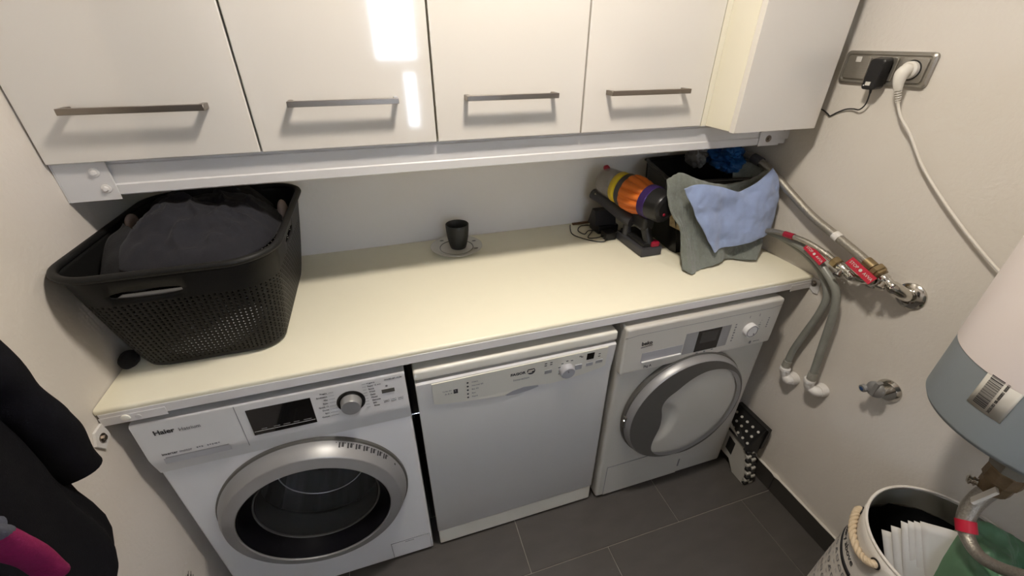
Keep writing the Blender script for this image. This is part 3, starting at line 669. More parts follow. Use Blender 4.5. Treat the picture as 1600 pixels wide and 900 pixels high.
def rim(u, v):
    a = v*2*PI; p = bk(u, ZB1); q = bk(u+0.001, ZB1); t_ = (q-p).normalized(); nrm = Vector((t_.y, -t_.x, 0))
    return p+nrm*(0.0035+0.0085*math.cos(a))+Vector((0, 0, 0.0075*math.sin(a)+0.003))
obj('rim', B().grid(rim, 150, 10, closed=True), 'basket', bs, smooth=80)
lip = B().grid(lambda u, v: bk(0.978-0.038+0.076*u, ZM-0.011+0.002*v, 0.002+0.016*v), 16, 2)
obj('grip_lip', lip, 'rubber', bs, smooth=60, solid=0.002)
# clothes
def heap(cx, cy, rx, ry, z0, hgt, seed, fa=0.012, ex=2.6, rot=0.0):
    def f(u, v):
        a = 2*PI*u; r = v
        c, s_ = math.cos(a), math.sin(a); k = (abs(c)**ex+abs(s_)**ex)**(-1/ex)
        x, y = c*k*r, s_*k*r
        xx = cx+rx*(x*math.cos(rot)-y*math.sin(rot)); yy = cy+ry*(x*math.sin(rot)+y*math.cos(rot))
        h = z0+hgt*(1-r**2.6)
        p = Vector((xx, yy, 0))
        cr_ = 1-abs(noise.noise(Vector((xx*14+yy*7, yy*11-xx*3, seed))))*2.2; h += fa*(1-r**8)*(0.8*noise.noise(p*9+Vector((seed, 0, 0)))+0.55*max(0, cr_)**3+0.25*noise.noise(p*40))
        return Vector((xx, yy, h))
    b = B().grid(f, 120, 44, closed=True); bmesh.ops.remove_doubles(b.bm, verts=b.bm.verts[:], dist=1e-5); return b
tag(obj('shirt', heap(0.218, 0.300, 0.163, 0.210, 1.160, 0.078, 3.1, 0.026), 'navy', smooth=80, solid=0.004), 'dark navy shirt heaped on top of the laundry in the basket', 'clothes')
tag(obj('trousers', heap(0.19, 0.46, 0.150, 0.10, 1.16, 0.088, 8.3, 0.02), 'black_cloth', smooth=80, solid=0.004), 'black garment bunched at the back of the basket behind the navy shirt', 'clothes')
tag(cloth('black_sock', [[(0.045, 0.16, 1.14), (0.10, 0.10, 1.13), (0.17, 0.09, 1.13)], [(0.05, 0.22, 1.19), (0.11, 0.15, 1.178), (0.19, 0.105, 1.15)], [(0.06, 0.30, 1.21), (0.12, 0.22, 1.21), (0.20, 0.16, 1.20)]], 'black_cloth', nu=16, nv=16, solid=0.005, disp=lambda u, v, p: Vector((0, 0, fold_noise(p, 25, 0.008)))), 'black cloth tucked inside the near left corner of the basket', 'clothes')
tag(obj('beige_garment', B().sph((0.376, 0.42, 1.165), 0.026, (0.5, 1.2, 1.2)), 'beige_cloth'), 'scrap of beige clothing poking up at the right rim of the basket', 'clothes')
tag(obj('pink_garment', B().sph((0.042, 0.37, 1.186), 0.016, (0.6, 1.8, 1.4)), 'beige_cloth'), 'scrap of pinkish clothing at the left side of the basket by the wall', 'clothes')
pg = heap(0.185, 0.235, 0.115, 0.105, 0.925, 0.06, 5.5, 0.02); tag(obj('pale_garment', pg, 'pale_cloth', smooth=80, solid=0.003), 'pale garment at the bottom of the basket, seen through the front holes', 'clothes')
b = B().sph((0.021, 0.143, ZW+0.021), 0.02, (0.95, 1.3, 1.02), 20)
for v in b.bm.verts: v.co += Vector((0, 0, fold_noise(v.co, 60, 0.003)))
tag(obj('balled_sock', b, 'black_cloth', smooth=80), 'small black balled sock on the worktop between the basket and the left wall', 'sock')

# ------------------------------------------------------------------ saucer and mug
PC = (0.886, 0.556)
pt = thing('saucer', (PC[0], PC[1], ZW), 'pale saucer with a thin grey ring pattern under the black mug', 'saucer')
obj('dish', B().lathe([(0, 0.0001), (0.0, 0.045), (0.002, 0.048), (0.006, 0.07), (0.012, 0.092), (0.0145, 0.0955), (0.0155, 0.094), (0.010, 0.072), (0.006, 0.058), (0.0055, 0.0001)], (PC[0], PC[1], ZW+0.0008), (0, 0, 1), 64, cap=False), 'porcelain', pt, smooth=50)
b = B().lathe([(0.0068, 0.0600), (0.0078, 0.0610), (0.0084, 0.0625), (0.0074, 0.0625)], (PC[0], PC[1], ZW+0.0010), (0, 0, 1), 64, cap=False); obj('painted_ring', b, 'motif', pt)
for a in (-0.55, 2.2, 0.35):
    c = (PC[0]+0.077*math.cos(a), PC[1]+0.077*math.sin(a), ZW+0.0135); obj('painted_leaf', B().sph(c, 0.006, (1.4, 0.8, 0.12), 10), 'motif', pt)
MC = (0.893, 0.556); zb = ZW+0.0070
mg = thing('espresso_mug', (MC[0], MC[1], zb), 'small matt black espresso mug standing on the saucer', 'mug')
obj('cup', B().lathe([(0, 0.0001), (0, 0.025), (0.002, 0.0285), (0.02, 0.0335), (0.045, 0.0385), (0.070, 0.0412), (0.092, 0.0420), (0.0935, 0.0410), (0.0925, 0.0395), (0.07, 0.0385), (0.03, 0.032), (0.008, 0.025), (0.007, 0.0001)], (MC[0], MC[1], zb), (0, 0, 1), 48, cap=False), 'mug', mg, smooth=60)

# ------------------------------------------------------------------ cordless vacuum
va = Vector((1.482, 0.565, 1.118)); vb = Vector((1.552, 0.27, 1.100)); ax = (vb-va); L = ax.length; ax.normalize()
vc = thing('cordless_vacuum', (1.54, 0.37, ZW), 'handheld cordless vacuum with orange cyclone and clear bin, standing on its battery', 'vacuum cleaner')
P_ = lambda d: va+ax*d
obj('dust_bin', B().lathe([(0, 0.001), (0, 0.034), (0.006, 0.046), (0.02, 0.052), (0.115, 0.056)], P_(-0.005), ax, 40, cap=False), 'clear', vc, smooth=50, solid=0.002)
obj('bin_core', B().lathe([(0.03, 0.012), (0.05, 0.026), (0.11, 0.03)], P_(0), ax, 24), 'grey_l', vc)
obj('yellow_label', B().lathe([(0.084, 0.0575), (0.122, 0.0580)], P_(0), ax, 40, cap=False), 'yellow', vc, solid=0.001)
obj('bin_catch', B().lathe([(-0.006, 0.008), (0.003, 0.012), (0.016, 0.008)], P_(0)+Vector((0, 0, 0.048)), ax, 16), 'red', vc)
obj('collar', B().lathe([(0.112, 0.055), (0.118, 0.0615), (0.146, 0.063), (0.150, 0.055)], P_(0), ax, 40), 'dark_grey', vc)
N = 12
flute = lambda r, d: (lambda th: r-d*(0.5+0.5*math.cos(th*N))**2)
obj('cyclone', B().lathe([(0.143, flute(0.065, 0.002)), (0.155, flute(0.067, 0.006)), (0.185, flute(0.066, 0.011)), (0.215, flute(0.057, 0.010)), (0.238, flute(0.051, 0.004))], P_(0), ax, 96), 'orange', vc, smooth=40)
obj('purple_ring', B().lathe([(0.226, 0.052), (0.229, 0.0575), (0.256, 0.0575), (0.260, 0.053)], P_(0), ax, 48), 'purple', vc)
obj('motor_cap', B().lathe([(0.252, 0.052), (0.256, 0.0555), (0.300, 0.0535), (0.309, 0.049), (0.312, 0.034), (0.309, 0.032), (0.309, 0.001)], P_(0), ax, 48, cap=False), 'black', vc, smooth=30)
obj('cap_button', B().lathe([(0.309, 0.005), (0.3125, 0.0045)], P_(0)+Vector((-0.004, 0, -0.022)), ax, 14), 'red', vc)
obj('inlet_tube', B().tube([(1.450, 0.585, 1.062), (1.475, 0.52, 1.045), (1.505, 0.43, 1.018), (1.520, 0.395, 1.01)], [0.021, 0.0215, 0.024, 0.026], 20, 4), 'dark_grey', vc)
obj('tube_button', B().sph((1.444, 0.555, 1.070), 0.004), 'chrome', vc)
obj('trigger_body', B().box(1.515, 1.560, 0.315, 0.42, 1.0, 1.05, 0.014, 3), 'black', vc)
obj('grip', B().tube([(1.535, 0.335, 1.02), (1.540, 0.325, 0.985), (1.548, 0.315, 0.95)], [0.019, 0.017, 0.02], 20, 4), 'black', vc)
obj('strut', B().tube([(1.517, 0.415, 1.015), (1.517, 0.420, 0.98), (1.525, 0.425, 0.945)], [0.016, 0.014, 0.018], 20, 4), 'dark_grey', vc)
obj('battery', B().box(1.505, 1.590, 0.287, 0.470, ZW+0.0005, ZW+0.034, 0.006, 3), 'dark_grey', vc)
obj('battery_top', B().box(1.515, 1.580, 0.297, 0.460, ZW+0.033, ZW+0.048, 0.006, 2), 'black', vc)
obj('release_button', B().box(1.545, 1.578, 0.290, 0.318, ZW+0.034, ZW+0.052, 0.005, 2), 'red', vc)
t = thing('charging_dock', (1.49, 0.58, ZW), 'black plastic charging dock behind the vacuum against the back wall', 'charger')
obj('base', B().box(1.455, 1.545, 0.52, 0.60, ZW+0.0005, ZW+0.035, 0.006, 2), 'black', t)
obj('cradle', B().prism([(1.44, 0.59, ZW+0.03), (1.44, 0.52, ZW+0.04), (1.44, 0.535, ZW+0.095), (1.44, 0.56, ZW+0.10)], (0.09, 0, 0)), 'black', t)
obj('plug_block', B().box(1.455, 1.50, 0.455, 0.50, ZW+0.0005, ZW+0.03, 0.004, 2), 'black', t)
tag(obj('charging_cable', B().tube([(1.385, 0.635, ZW+0.006), (1.370, 0.60, ZW+0.003), (1.357, 0.55, ZW+0.003), (1.375, 0.50, ZW+0.004), (1.42, 0.455, ZW+0.003), (1.455, 0.45, ZW+0.007), (1.475, 0.50, ZW+0.014), (1.43, 0.545, ZW+0.012), (1.40, 0.53, ZW+0.006), (1.395, 0.58, ZW+0.003), (1.43, 0.62, ZW+0.003), (1.47, 0.61, ZW+0.003), (1.45, 0.56, ZW+0.003), (1.395, 0.49, ZW+0.009), (1.42, 0.475, ZW+0.010), (1.455, 0.478, ZW+0.012)], 0.002, 8, 7), 'black'), 'thin black charging cable looped on the worktop beside the vacuum', 'cable')
tag(obj('wooden_strip', B().box(1.40, 1.50, 0.640, 0.652, ZW+0.0005, ZW+0.008, 0.002), 'wood'), 'thin brown wooden strip lying along the back wall by the charging cable', 'strip')

# ------------------------------------------------------------------ black tub, towel, cloth, blue bag
tb = thing('black_tub', (1.79, 0.42, ZW), 'black plastic tub at the right end of the worktop with towels hung over it', 'tub')
rimc = [(1.592, 0.300), (1.690, 0.610), (1.955, 0.625), (1.965, 0.262)]; basec = [(1.642, 0.285), (1.668, 0.55), (1.93, 0.56), (1.93, 0.285)]
def quad(u, C4, r=0.14):
    # rounded quad by corner-cutting
    k = (u % 1)*4; i = int(k); t_ = k-i
    a, b_ = Vector(C4[i]), Vector(C4[(i+1) % 4]); p = a.lerp(b_, t_)
    w_ = 0
    for q, base in ((t_, (i-1) % 4), (1-t_, (i+2) % 4)):
        if q < r:
            o = Vector(C4[base]); c = a if base == (i-1) % 4 else b_
            e = (r-q)/r; p = p+(o-c)*0.5*r*0.42*e*e
    return p
def tubp(u, v, ins=0.0):
    a = quad(u, basec); c = quad(u, rimc); p = a.lerp(c, v); ctr = Vector((1.79, 0.42)); p = p+(ctr-p).normalized()*ins
    return Vector((p.x, p.y, ZW+0.001+(1.172-ZW)*v))
b = B().grid(lambda u, v: tubp(u, v), 80, 14, closed=True)
bot = [v for v in b.bm.verts if v.co.z < ZW+0.0012]; bmesh.ops.holes_fill(b.bm, edges=[e for e in b.bm.edges if all(v.co.z < ZW+0.0012 for v in e.verts)], sides=0)
obj('wall', b, 'tub', tb, smooth=50, solid=0.003, off=0)
obj('rim', B().grid(lambda u, v: tubp(u, 1.0)+Vector(((tubp(u, 1.0)-Vector((1.79, 0.42, tubp(u, 1.0).z))).normalized()*(0.004+0.009*math.cos(v*2*PI))))+Vector((0, 0, 0.006*math.sin(v*2*PI))), 80, 8, closed=True), 'tub', tb, smooth=60)
obj('latch_plate', B().prism([(1.618, 0.318, 1.055), (1.658, 0.272, 1.035), (1.664, 0.268, 0.995), (1.622, 0.312, 1.015)], (-0.006, -0.006, 0)), 'brass_lbl', tb, smooth=None)
# hand towel (control rows from inside the rim to the worktop)
T = [
 [(1.60, .34, 1.10), (1.64, .33, 1.08), (1.70, .32, 1.06), (1.78, .32, 1.05), (1.87, .32, 1.06), (1.955, .33, 1.09)],
 [(1.548, .285, 1.190), (1.590, .272, 1.212), (1.650, .258, 1.190), (1.755, .255, 1.165), (1.865, .258, 1.172), (1.965, .27, 1.205)],
 [(1.545, .250, 1.115), (1.600, .230, 1.120), (1.665, .222, 1.100), (1.760, .222, 1.085), (1.860, .225, 1.090), (1.972, .235, 1.095)],
 [(1.588, .225, 1.035), (1.622, .212, 1.030), (1.680, .205, 1.010), (1.765, .205, 1.000), (1.855, .208, 1.000), (1.962, .215, 0.998)],
 [(1.590, .195, 0.965), (1.635, .180, 0.955), (1.690, .178, 0.955), (1.775, .185, 0.952), (1.850, .180, 0.950), (1.930, .185, 0.955)],
 [(1.583, .160, 0.917), (1.605, .122, 0.914), (1.690, .158, 0.917), (1.770, .172, 0.922), (1.830, .155, 0.920), (1.880, .140, 0.922)]]
def tdisp(u, v, p):
    k = min(1, v*3)*(0.4+0.6*v); return Vector((0, -0.5*k, 0.1*k))*(0.022*math.sin(u*15+2*v+1.3*math.sin(v*5)))+Vector((0, -1, 0))*(fold_noise(p, 30, 0.006)+0.0016*math.sin(u*95)*(0.4+0.6*abs(math.sin(v*40))))
tw = cloth('hand_towel', T, 'towel', nu=110, nv=110, solid=0.005, disp=tdisp)
tag(tw, 'grey-green ribbed towel draped over the front of the black tub', 'towel')
T2 = [[(1.90, .36, 1.13), (1.93, .34, 1.10), (1.955, .30, 1.09)], [(1.925, .40, 1.195), (1.95, .35, 1.205), (1.968, .30, 1.20)], [(1.975, .42, 1.12), (1.978, .36, 1.11), (1.980, .28, 1.12)]]
tag(cloth('small_towel', T2, 'towel', nu=30, nv=30, solid=0.005, disp=lambda u, v, p: Vector((fold_noise(p, 30, 0.004), 0, fold_noise(p, 22, 0.01)))), 'end of a grey-green towel over the right rim of the tub, behind the blue cloth', 'towel')
K = [
 [(1.560, .205, 1.184), (1.610, .200, 1.196), (1.690, .195, 1.182), (1.775, .19, 1.160), (1.850, .20, 1.190), (1.905, .215, 1.222)],
 [(1.590, .200, 1.135), (1.640, .190, 1.140), (1.710, .183, 1.125), (1.780, .18, 1.115), (1.855, .185, 1.130), (1.945, .20, 1.165)],
 [(1.625, .190, 1.075), (1.670, .180, 1.078), (1.730, .175, 1.072), (1.790, .172, 1.066), (1.865, .178, 1.070), (1.950, .19, 1.085)],
 [(1.665, .180, 1.015), (1.700, .172, 1.018), (1.745, .168, 1.018), (1.800, .166, 1.018), (1.870, .170, 1.022), (1.952, .178, 1.028)],
 [(1.700, .172, 0.962), (1.722, .168, 0.966), (1.755, .165, 0.972), (1.805, .163, 0.978), (1.872, .166, 0.986), (1.945, .172, 1.000)]]
bc = cloth('cleaning_cloth', K, 'blue_cloth', nu=70, nv=60, solid=0.003, disp=lambda u, v, p: Vector((0, -1, 0.15))*(0.008*math.sin(u*9+1.5*v)*(0.3+v)+fold_noise(p, 16, 0.012)+fold_noise(p, 45, 0.003)))
tag(bc, 'light blue cleaning cloth lying over the grey-green towel on the tub', 'cloth')
def crumple(c, r_, u, v, seed):
    d = Vector((math.cos(2*PI*u)*math.sin(PI*v), math.sin(2*PI*u)*math.sin(PI*v), math.cos(PI*v)))
    q = d*1.8+Vector((seed, seed, 0)); k = 0.86+0.38*noise.noise(q)-0.32*abs(noise.noise(q*2.3))-0.16*abs(noise.noise(q*5))+0.15
    return Vector((c.x+d.x*r_[0]*k, c.y+d.y*r_[1]*k, c.z+d.z*r_[2]*k))
b = B().grid(lambda u, v: crumple(Vector((1.918, 0.44, 1.205)), (0.066, 0.085, 0.055), u, v, 0.6), 72, 44, closed=True)
tag(obj('blue_bag', b, 'blue_bag', smooth=70), 'crumpled blue plastic bag above the tub under the cabinets, by the right wall', 'bag')
b = B().grid(lambda u, v: crumple(Vector((1.835, 0.50, 1.20)), (0.03, 0.05, 0.04), u, v, 5.6), 48, 30, closed=True)
tag(obj('milky_bag', b, 'clear_bag', smooth=70), 'milky plastic wrap to the left of the blue bag, above the tub', 'bag')

# ------------------------------------------------------------------ plumbing on the right wall
hs = thing('braided_supply_hose', (1.95, 0.0, 1.1), 'thick grey braided hose running down the right wall to the lower valve', 'hose')
obj('hose', B().tube([(1.952, 0.38, 1.225), (1.95, 0.313, 1.216), (1.955, 0.246, 1.190), (1.96, 0.151, 1.140), (1.96, 0.06, 1.099), (1.955, -0.038, 1.072), (1.945, -0.118, 1.053), (1.937, -0.160, 1.043)], 0.0125, 16, 8), 'braid', hs)
obj('white_band', B().tube([(1.956, -0.028, 1.0745), (1.954, -0.048, 1.0695)], 0.0142, 16, 1), 'pvc', hs)
obj('end_collar', B().tube([(1.939, -0.150, 1.046), (1.936, -0.178, 1.038)], 0.0150, 16, 1), 'brass', hs)
obj('top_collar', B().tube([(1.951, 0.345, 1.222), (1.951, 0.305, 1.214)], 0.0165, 16, 1), 'dark_grey', hs)
def valve(name, pts, wallp, label, nutm, sc=1.0):
    t = thing(name, wallp, label, 'valve', 'wall valves with red tags')
    p = [Vector(q) for q in pts]; a = (p[1]-p[0]).normalized()
    obj('nut', B().lathe([(0, 0.0150*sc), (0.003, 0.0175*sc), (0.019, 0.0175*sc), (0.022, 0.015*sc)], p[0], a, 6), nutm, t, smooth=30)
    obj('valve_body', B().lathe([(0, 0.011), (0.006, 0.0135), (0.016, 0.0145), (0.02, 0.012), (0.032, 0.012), (0.036, 0.0150), (0.046, 0.0150), (0.05, 0.0125)], p[0]+a*0.020, a, 20), 'chrome', t)
    obj('elbow', B().tube([p[0]+a*0.066, p[1], (p[1]+Vector(wallp))*0.5+Vector((0, -0.006, -0.002)), Vector(wallp)-Vector((0.004, 0, 0))], 0.0145*sc, 16, 6), 'chrome', t)
    q = p[0]+a*0.038
    obj('spindle', B().lathe([(0, 0.008), (0.022, 0.008), (0.024, 0.0115), (0.030, 0.0115), (0.031, 0.006)], q, (-0.75, -0.15, -0.65), 14), 'chrome', t)
    return t
v1 = valve('angle_valve', [(1.935, -0.068, 1.010), (1.935, -0.136, 0.990)], (W-0.006, -0.160, 0.982), 'upper chrome angle valve with brass nut and red tag, nearer the worktop', 'brass')
obj('wall_ring', B().lathe([(0, 0.026), (0.004, 0.025), (0.007, 0.018)], (W-0.0005, -0.160, 0.982), (-1, 0, 0), 28), 'chrome', v1)
v2 = valve('angle_valve', [(1.935, -0.183, 1.036), (1.935, -0.246, 1.010)], (W-0.010, -0.262, 0.988), 'lower chrome angle valve with big brass nut and round wall flange', 'brass', 1.2)
obj('wall_ring', B().lathe([(0, 0.037), (0.004, 0.0365), (0.010, 0.030), (0.012, 0.020), (0.008, 0.016)], (W-0.0005, -0.262, 0.986), (-1, 0, 0), 36), 'chrome', v2)
obj('big_nut', B().lathe([(0, 0.021), (0.003, 0.0235), (0.014, 0.0235), (0.017, 0.021)], (1.935, -0.180, 1.038), (0, -0.93, -0.36), 6), 'brass', v2, smooth=30)
def red_tag(p0, p1, wd, label):
    a, c = Vector(p0), Vector(p1); d = (c-a).normalized(); n_ = Vector((-0.8, -0.1, 0.35)); n_ = (n_-d*n_.dot(d)).normalized(); s_ = d.cross(n_)
    m = basis(d, n_.cross(d)); 
    Lc = (c-a).length; t = thing('red_tag', a, label, 'tag', 'red tags on the valves')
    b = B(); poly = [a-s_*wd, c-s_*wd, c+s_*wd, a+s_*wd]
    b.prism(poly, n_*0.003); obj('plate', b, 'red_tag', t, smooth=None)
    up_ = n_.cross(d)
    text('lettering', 'STOP', wd*0.95, a+d*Lc*0.06+n_*0.0034-up_*wd*0.3, 'paper', t, m); text('lettering', 'AVVA', wd*0.95, a+d*Lc*0.62+n_*0.0034-up_*wd*0.3, 'paper', t, m)
    obj('dot', B().lathe([(0, wd*0.36), (0.0005, wd*0.36)], (a+c)/2+n_*0.003, n_, 14), 'paper', t)
red_tag((1.922, 0.018, 1.022), (1.915, -0.056, 0.997), 0.0115, 'red tag with white print hanging on the upper valve')
red_tag((1.913, -0.123, 1.040), (1.908, -0.205, 1.014), 0.0125, 'red tag with white print hanging on the lower valve')
th = thing('thin_braided_hose', (1.95, 0.05, 1.0), 'thin braided hose with red tape leaving the upper valve behind the tub', 'hose')
obj('hose', B().tube([(1.915, 0.30, 0.965), (1.915, 0.24, 0.985), (1.918, 0.20, 1.000), (1.918, 0.14, 1.022), (1.920, 0.085, 1.030), (1.924, 0.03, 1.032), (1.930, -0.02, 1.024), (1.935, -0.060, 1.013)], 0.0085, 14, 8), 'braid', th)
obj('red_tape', B().tube([(1.9192, 0.102, 1.028), (1.9205, 0.068, 1.0315)], 0.0102, 14, 1), 'red', th)
obj('end_sleeve', B().tube([(1.9365, -0.038, 1.019), (1.935, -0.068, 1.011)], 0.0108, 14, 1), 'chrome', th)
def drain(name, pts, r, wallp, label):
    t = thing(name, wallp, label, 'hose', 'grey drain hoses into the white elbows')
    obj('hose', B().tube(pts, r, 16, 8), 'hose', t)
    e = Vector(pts[-1]); d = (e-Vector(pts[-2])).normalized()
    obj('clamp', B().tube([e-d*0.020, e+d*0.006], r*1.22, 16, 1), 'hose_fit', t)
drain('drain_hose', [(1.962, 0.34, 0.975), (1.960, 0.26, 0.995), (1.958, 0.204, 1.000), (1.958, 0.117, 0.994), (1.958, 0.031, 0.978), (1.958, -0.036, 0.945), (1.958, -0.080, 0.888), (1.958, -0.082, 0.817), (1.958, -0.065, 0.713), (1.957, -0.055, 0.640), (1.955, -0.055, 0.575)], 0.0112, (1.97, -0.07, 0.53), 'grey drain hose curving down to the white wall elbow nearer the dryer')
drain('drain_hose', [(1.935, 0.34, 0.985), (1.936, 0.24, 1.000), (1.938, 0.10, 1.008), (1.937, 0.012, 0.998), (1.935, -0.060, 0.968), (1.935, -0.112, 0.925), (1.938, -0.130, 0.868), (1.942, -0.137, 0.794), (1.945, -0.145, 0.700), (1.946, -0.150, 0.650), (1.946, -0.154, 0.605)], 0.0118, (1.97, -0.17, 0.56), 'grey drain hose curving down to the white wall elbow nearer the chrome tap')
def elbow(p, q, label):
    t = thing('drain_elbow', q, label, 'pipe fitting', 'white drain elbows on the right wall')
    p, q = Vector(p), Vector(q)
    obj('pipe', B().tube([p, p+Vector((0.001, -0.002, -0.020)), p+Vector((0.010, -0.006, -0.036)), Vector((q.x-0.018, q.y, q.z)), q], [0.0150, 0.0150, 0.0165, 0.0165, 0.0165], 18, 5), 'pvc', t)
    obj('socket_ring', B().lathe([(0, 0.0165), (0.002, 0.0180), (0.012, 0.0180), (0.014, 0.0165)], p, (0, 0, -1), 24), 'pvc', t)
    obj('wall_collar', B().lathe([(0, 0.024), (0.010, 0.0225), (0.022, 0.020), (0.023, 0.0165)], (W-0.0005, q.y, q.z), (-1, 0, 0), 24), 'pvc', t)
elbow((1.953, -0.058, 0.566), (W-0.012, -0.078, 0.523), 'white plastic drain elbow on the right wall, the one nearer the dryer')
elbow((1.946, -0.152, 0.596), (W-0.012, -0.178, 0.558), 'white plastic drain elbow on the right wall, the one nearer the chrome tap')
t = thing('stop_tap', (1.98, -0.32, 0.70), 'round chrome stop tap with a blue dot low on the right wall', 'tap')
obj('flange', B().lathe([(0, 0.034), (0.003, 0.034), (0.012, 0.027), (0.012, 0.014)], (W-0.0005, -0.332, 0.700), (-1, 0, 0), 36), 'chrome', t)
obj('stem', B().lathe([(0.008, 0.013), (0.04, 0.013), (0.045, 0.011)], (W-0.0005, -0.330, 0.702), (-1, 0, 0), 20), 'chrome', t)
obj('handle', B().sph((1.945, -0.322, 0.707), 0.022, (0.6, 1.15, 1.15)).box(1.930, 1.952, -0.330, -0.318, 0.69, 0.737, 0.004), 'silver', t)
obj('blue_dot', B().lathe([(0, 0.012), (0.010, 0.011), (0.011, 0.008)], (1.940, -0.300, 0.695), (-0.9, 0.2, -0.2), 20), 'silver', t)
obj('blue_inlay', B().lathe([(0, 0.0065), (0.001, 0.006)], Vector((1.940, -0.300, 0.695))+Vector((-0.9, 0.2, -0.2)).normalized()*0.0108, (-0.9, 0.2, -0.2), 16), 'blue_dot', t)

# ------------------------------------------------------------------ sockets
XS = W-0.0005
sk = thing('triple_wall_socket', (W, 0.045, 1.522), 'satin metal triple socket frame on the right wall beside the deep cabinet', 'socket')
def rr_yz(y0, y1, z0, z1, r, n=6):
    out = []
    for cy, cz_, a0 in ((y1-r, z1-r, 0), (y0+r, z1-r, PI/2), (y0+r, z0+r, PI), (y1-r, z0+r, 3*PI/2)):
        for k in range(n+1): a = a0+PI/2*k/n; out.append((cy+r*math.cos(a), cz_+r*math.sin(a)))
    return out
b = B()
def loft_yz(b, layers, cap=True):
    R = [[b.bm.verts.new((x, y, z)) for y, z in L] for x, L in layers]; n_ = len(R[0])
    for A, Q in zip(R, R[1:]):
        for i in range(n_): j = (i+1) % n_; b.bm.faces.new((A[i], A[j], Q[j], Q[i]))
    if cap: b.bm.faces.new(R[-1]); b.bm.faces.new(R[0][::-1])
    return b
loft_yz(b, [(XS, rr_yz(-0.070, 0.160, 1.481, 1.562, 0.012)), (XS-0.006, rr_yz(-0.070, 0.160, 1.481, 1.562, 0.012)), (XS-0.010, rr_yz(-0.066, 0.156, 1.485, 1.558, 0.010)), (XS-0.010, rr_yz(-0.062, 0.152, 1.489, 1.554, 0.008)), (XS-0.007, rr_yz(-0.060, 0.150, 1.491, 1.552, 0.007))])
obj('frame', b, 'socket', sk, smooth=40)
for i, (a, c) in enumerate(((0.083, 0.148), (0.012, 0.077), (-0.058, 0.007))):
    b = B(); loft_yz(b, [(XS-0.0065, rr_yz(a, c, 1.4925, 1.5505, 0.007)), (XS-0.0115, rr_yz(a+0.001, c-0.001, 1.4935, 1.5495, 0.007)), (XS-0.0125, rr_yz(a+0.003, c-0.003, 1.4955, 1.5475, 0.006))])
    ins = obj('socket_insert', b, 'socket', sk, smooth=40)
    if i: 
        yc_ = (a+c)/2
        obj('socket_well', B().lathe([(0, 0.0235), (0.0006, 0.0235)], (XS-0.0125, yc_, 1.5215), (-1, 0, 0), 32), 'black', ins)
obj('paper_sticker', B().box(XS-0.0135, XS-0.0126, 0.108, 0.123, 1.535, 1.548), 'paper', sk, smooth=None)
ad = thing('power_adapter', (1.96, 0.04, 1.50), 'black plug-in power adapter in the middle socket', 'adapter')
b = B(); loft_yz(b, [(XS-0.0132, rr_yz(0.026, 0.064, 1.500, 1.545, 0.012)), (XS-0.020, rr_yz(0.026, 0.064, 1.500, 1.545, 0.012)), (XS-0.0205, rr_yz(0.019, 0.062, 1.474, 1.549, 0.009)), (XS-0.043, rr_yz(0.021, 0.060, 1.472, 1.545, 0.009)), (XS-0.047, rr_yz(0.025, 0.056, 1.477, 1.540, 0.008))])
obj('housing', b, 'black', ad, smooth=40)
obj('sticker', B().box(XS-0.0480, XS-0.0471, 0.036, 0.049, 1.482, 1.491), 'sticker', ad, smooth=None)
obj('sticker_dot', B().box(XS-0.0480, XS-0.0471, 0.0505, 0.053, 1.4805, 1.483), 'ink_white', ad, smooth=None)
obj('cord', B().tube([(1.958, 0.040, 1.478), (1.962, 0.040, 1.458), (1.972, 0.047, 1.434), (1.978, 0.062, 1.418), (1.982, 0.082, 1.417), (1.984, 0.105, 1.413), (1.986, 0.130, 1.400), (1.986, 0.146, 1.389), (1.985, 0.155, 1.394), (1.984, 0.180, 1.404), (1.982, 0.22, 1.405)], 0.0019, 8, 6), 'black', ad)
obj('cord_sleeve', B().tube([(1.958, 0.040, 1.476), (1.962, 0.040, 1.462)], [0.004, 0.0025], 10, 1), 'black', ad)
pg_ = thing('white_plug', (1.96, -0.03, 1.52), 'white mains plug in the right-hand socket, its cable running to the water heater', 'plug')
obj('plug_body', B().lathe([(0, 0.0205), (0.010, 0.0205), (0.014, 0.017)], (XS-0.0133, -0.0255, 1.5215), (-1, 0, 0), 28).tube([(1.963, -0.0255, 1.524), (1.950, -0.026, 1.514), (1.947, -0.029, 1.495), (1.950, -0.034, 1.476)], [0.015, 0.0155, 0.012, 0.008], 18, 5), 'cable_white', pg_)
for k in range(5):
    p = Vector((1.9505, -0.0345, 1.474)).lerp(Vector((1.958, -0.039, 1.452)), k/4)
    obj('relief_rib', B().lathe([(0, 0.0078-0.0006*k), (0.003, 0.0078-0.0006*k)], p, (0.3, -0.2, -0.93), 14), 'cable_white', pg_)
obj('mains_cable', B().tube([(1.950, -0.034, 1.476), (1.958, -0.040, 1.450), (1.962, -0.060, 1.416), (1.967, -0.095, 1.380), (1.970, -0.150, 1.315), (1.970, -0.225, 1.250), (1.970, -0.310, 1.187), (1.970, -0.40, 1.130), (1.972, -0.47, 1.10)], 0.0034, 12, 8), 'cable_white', pg_)

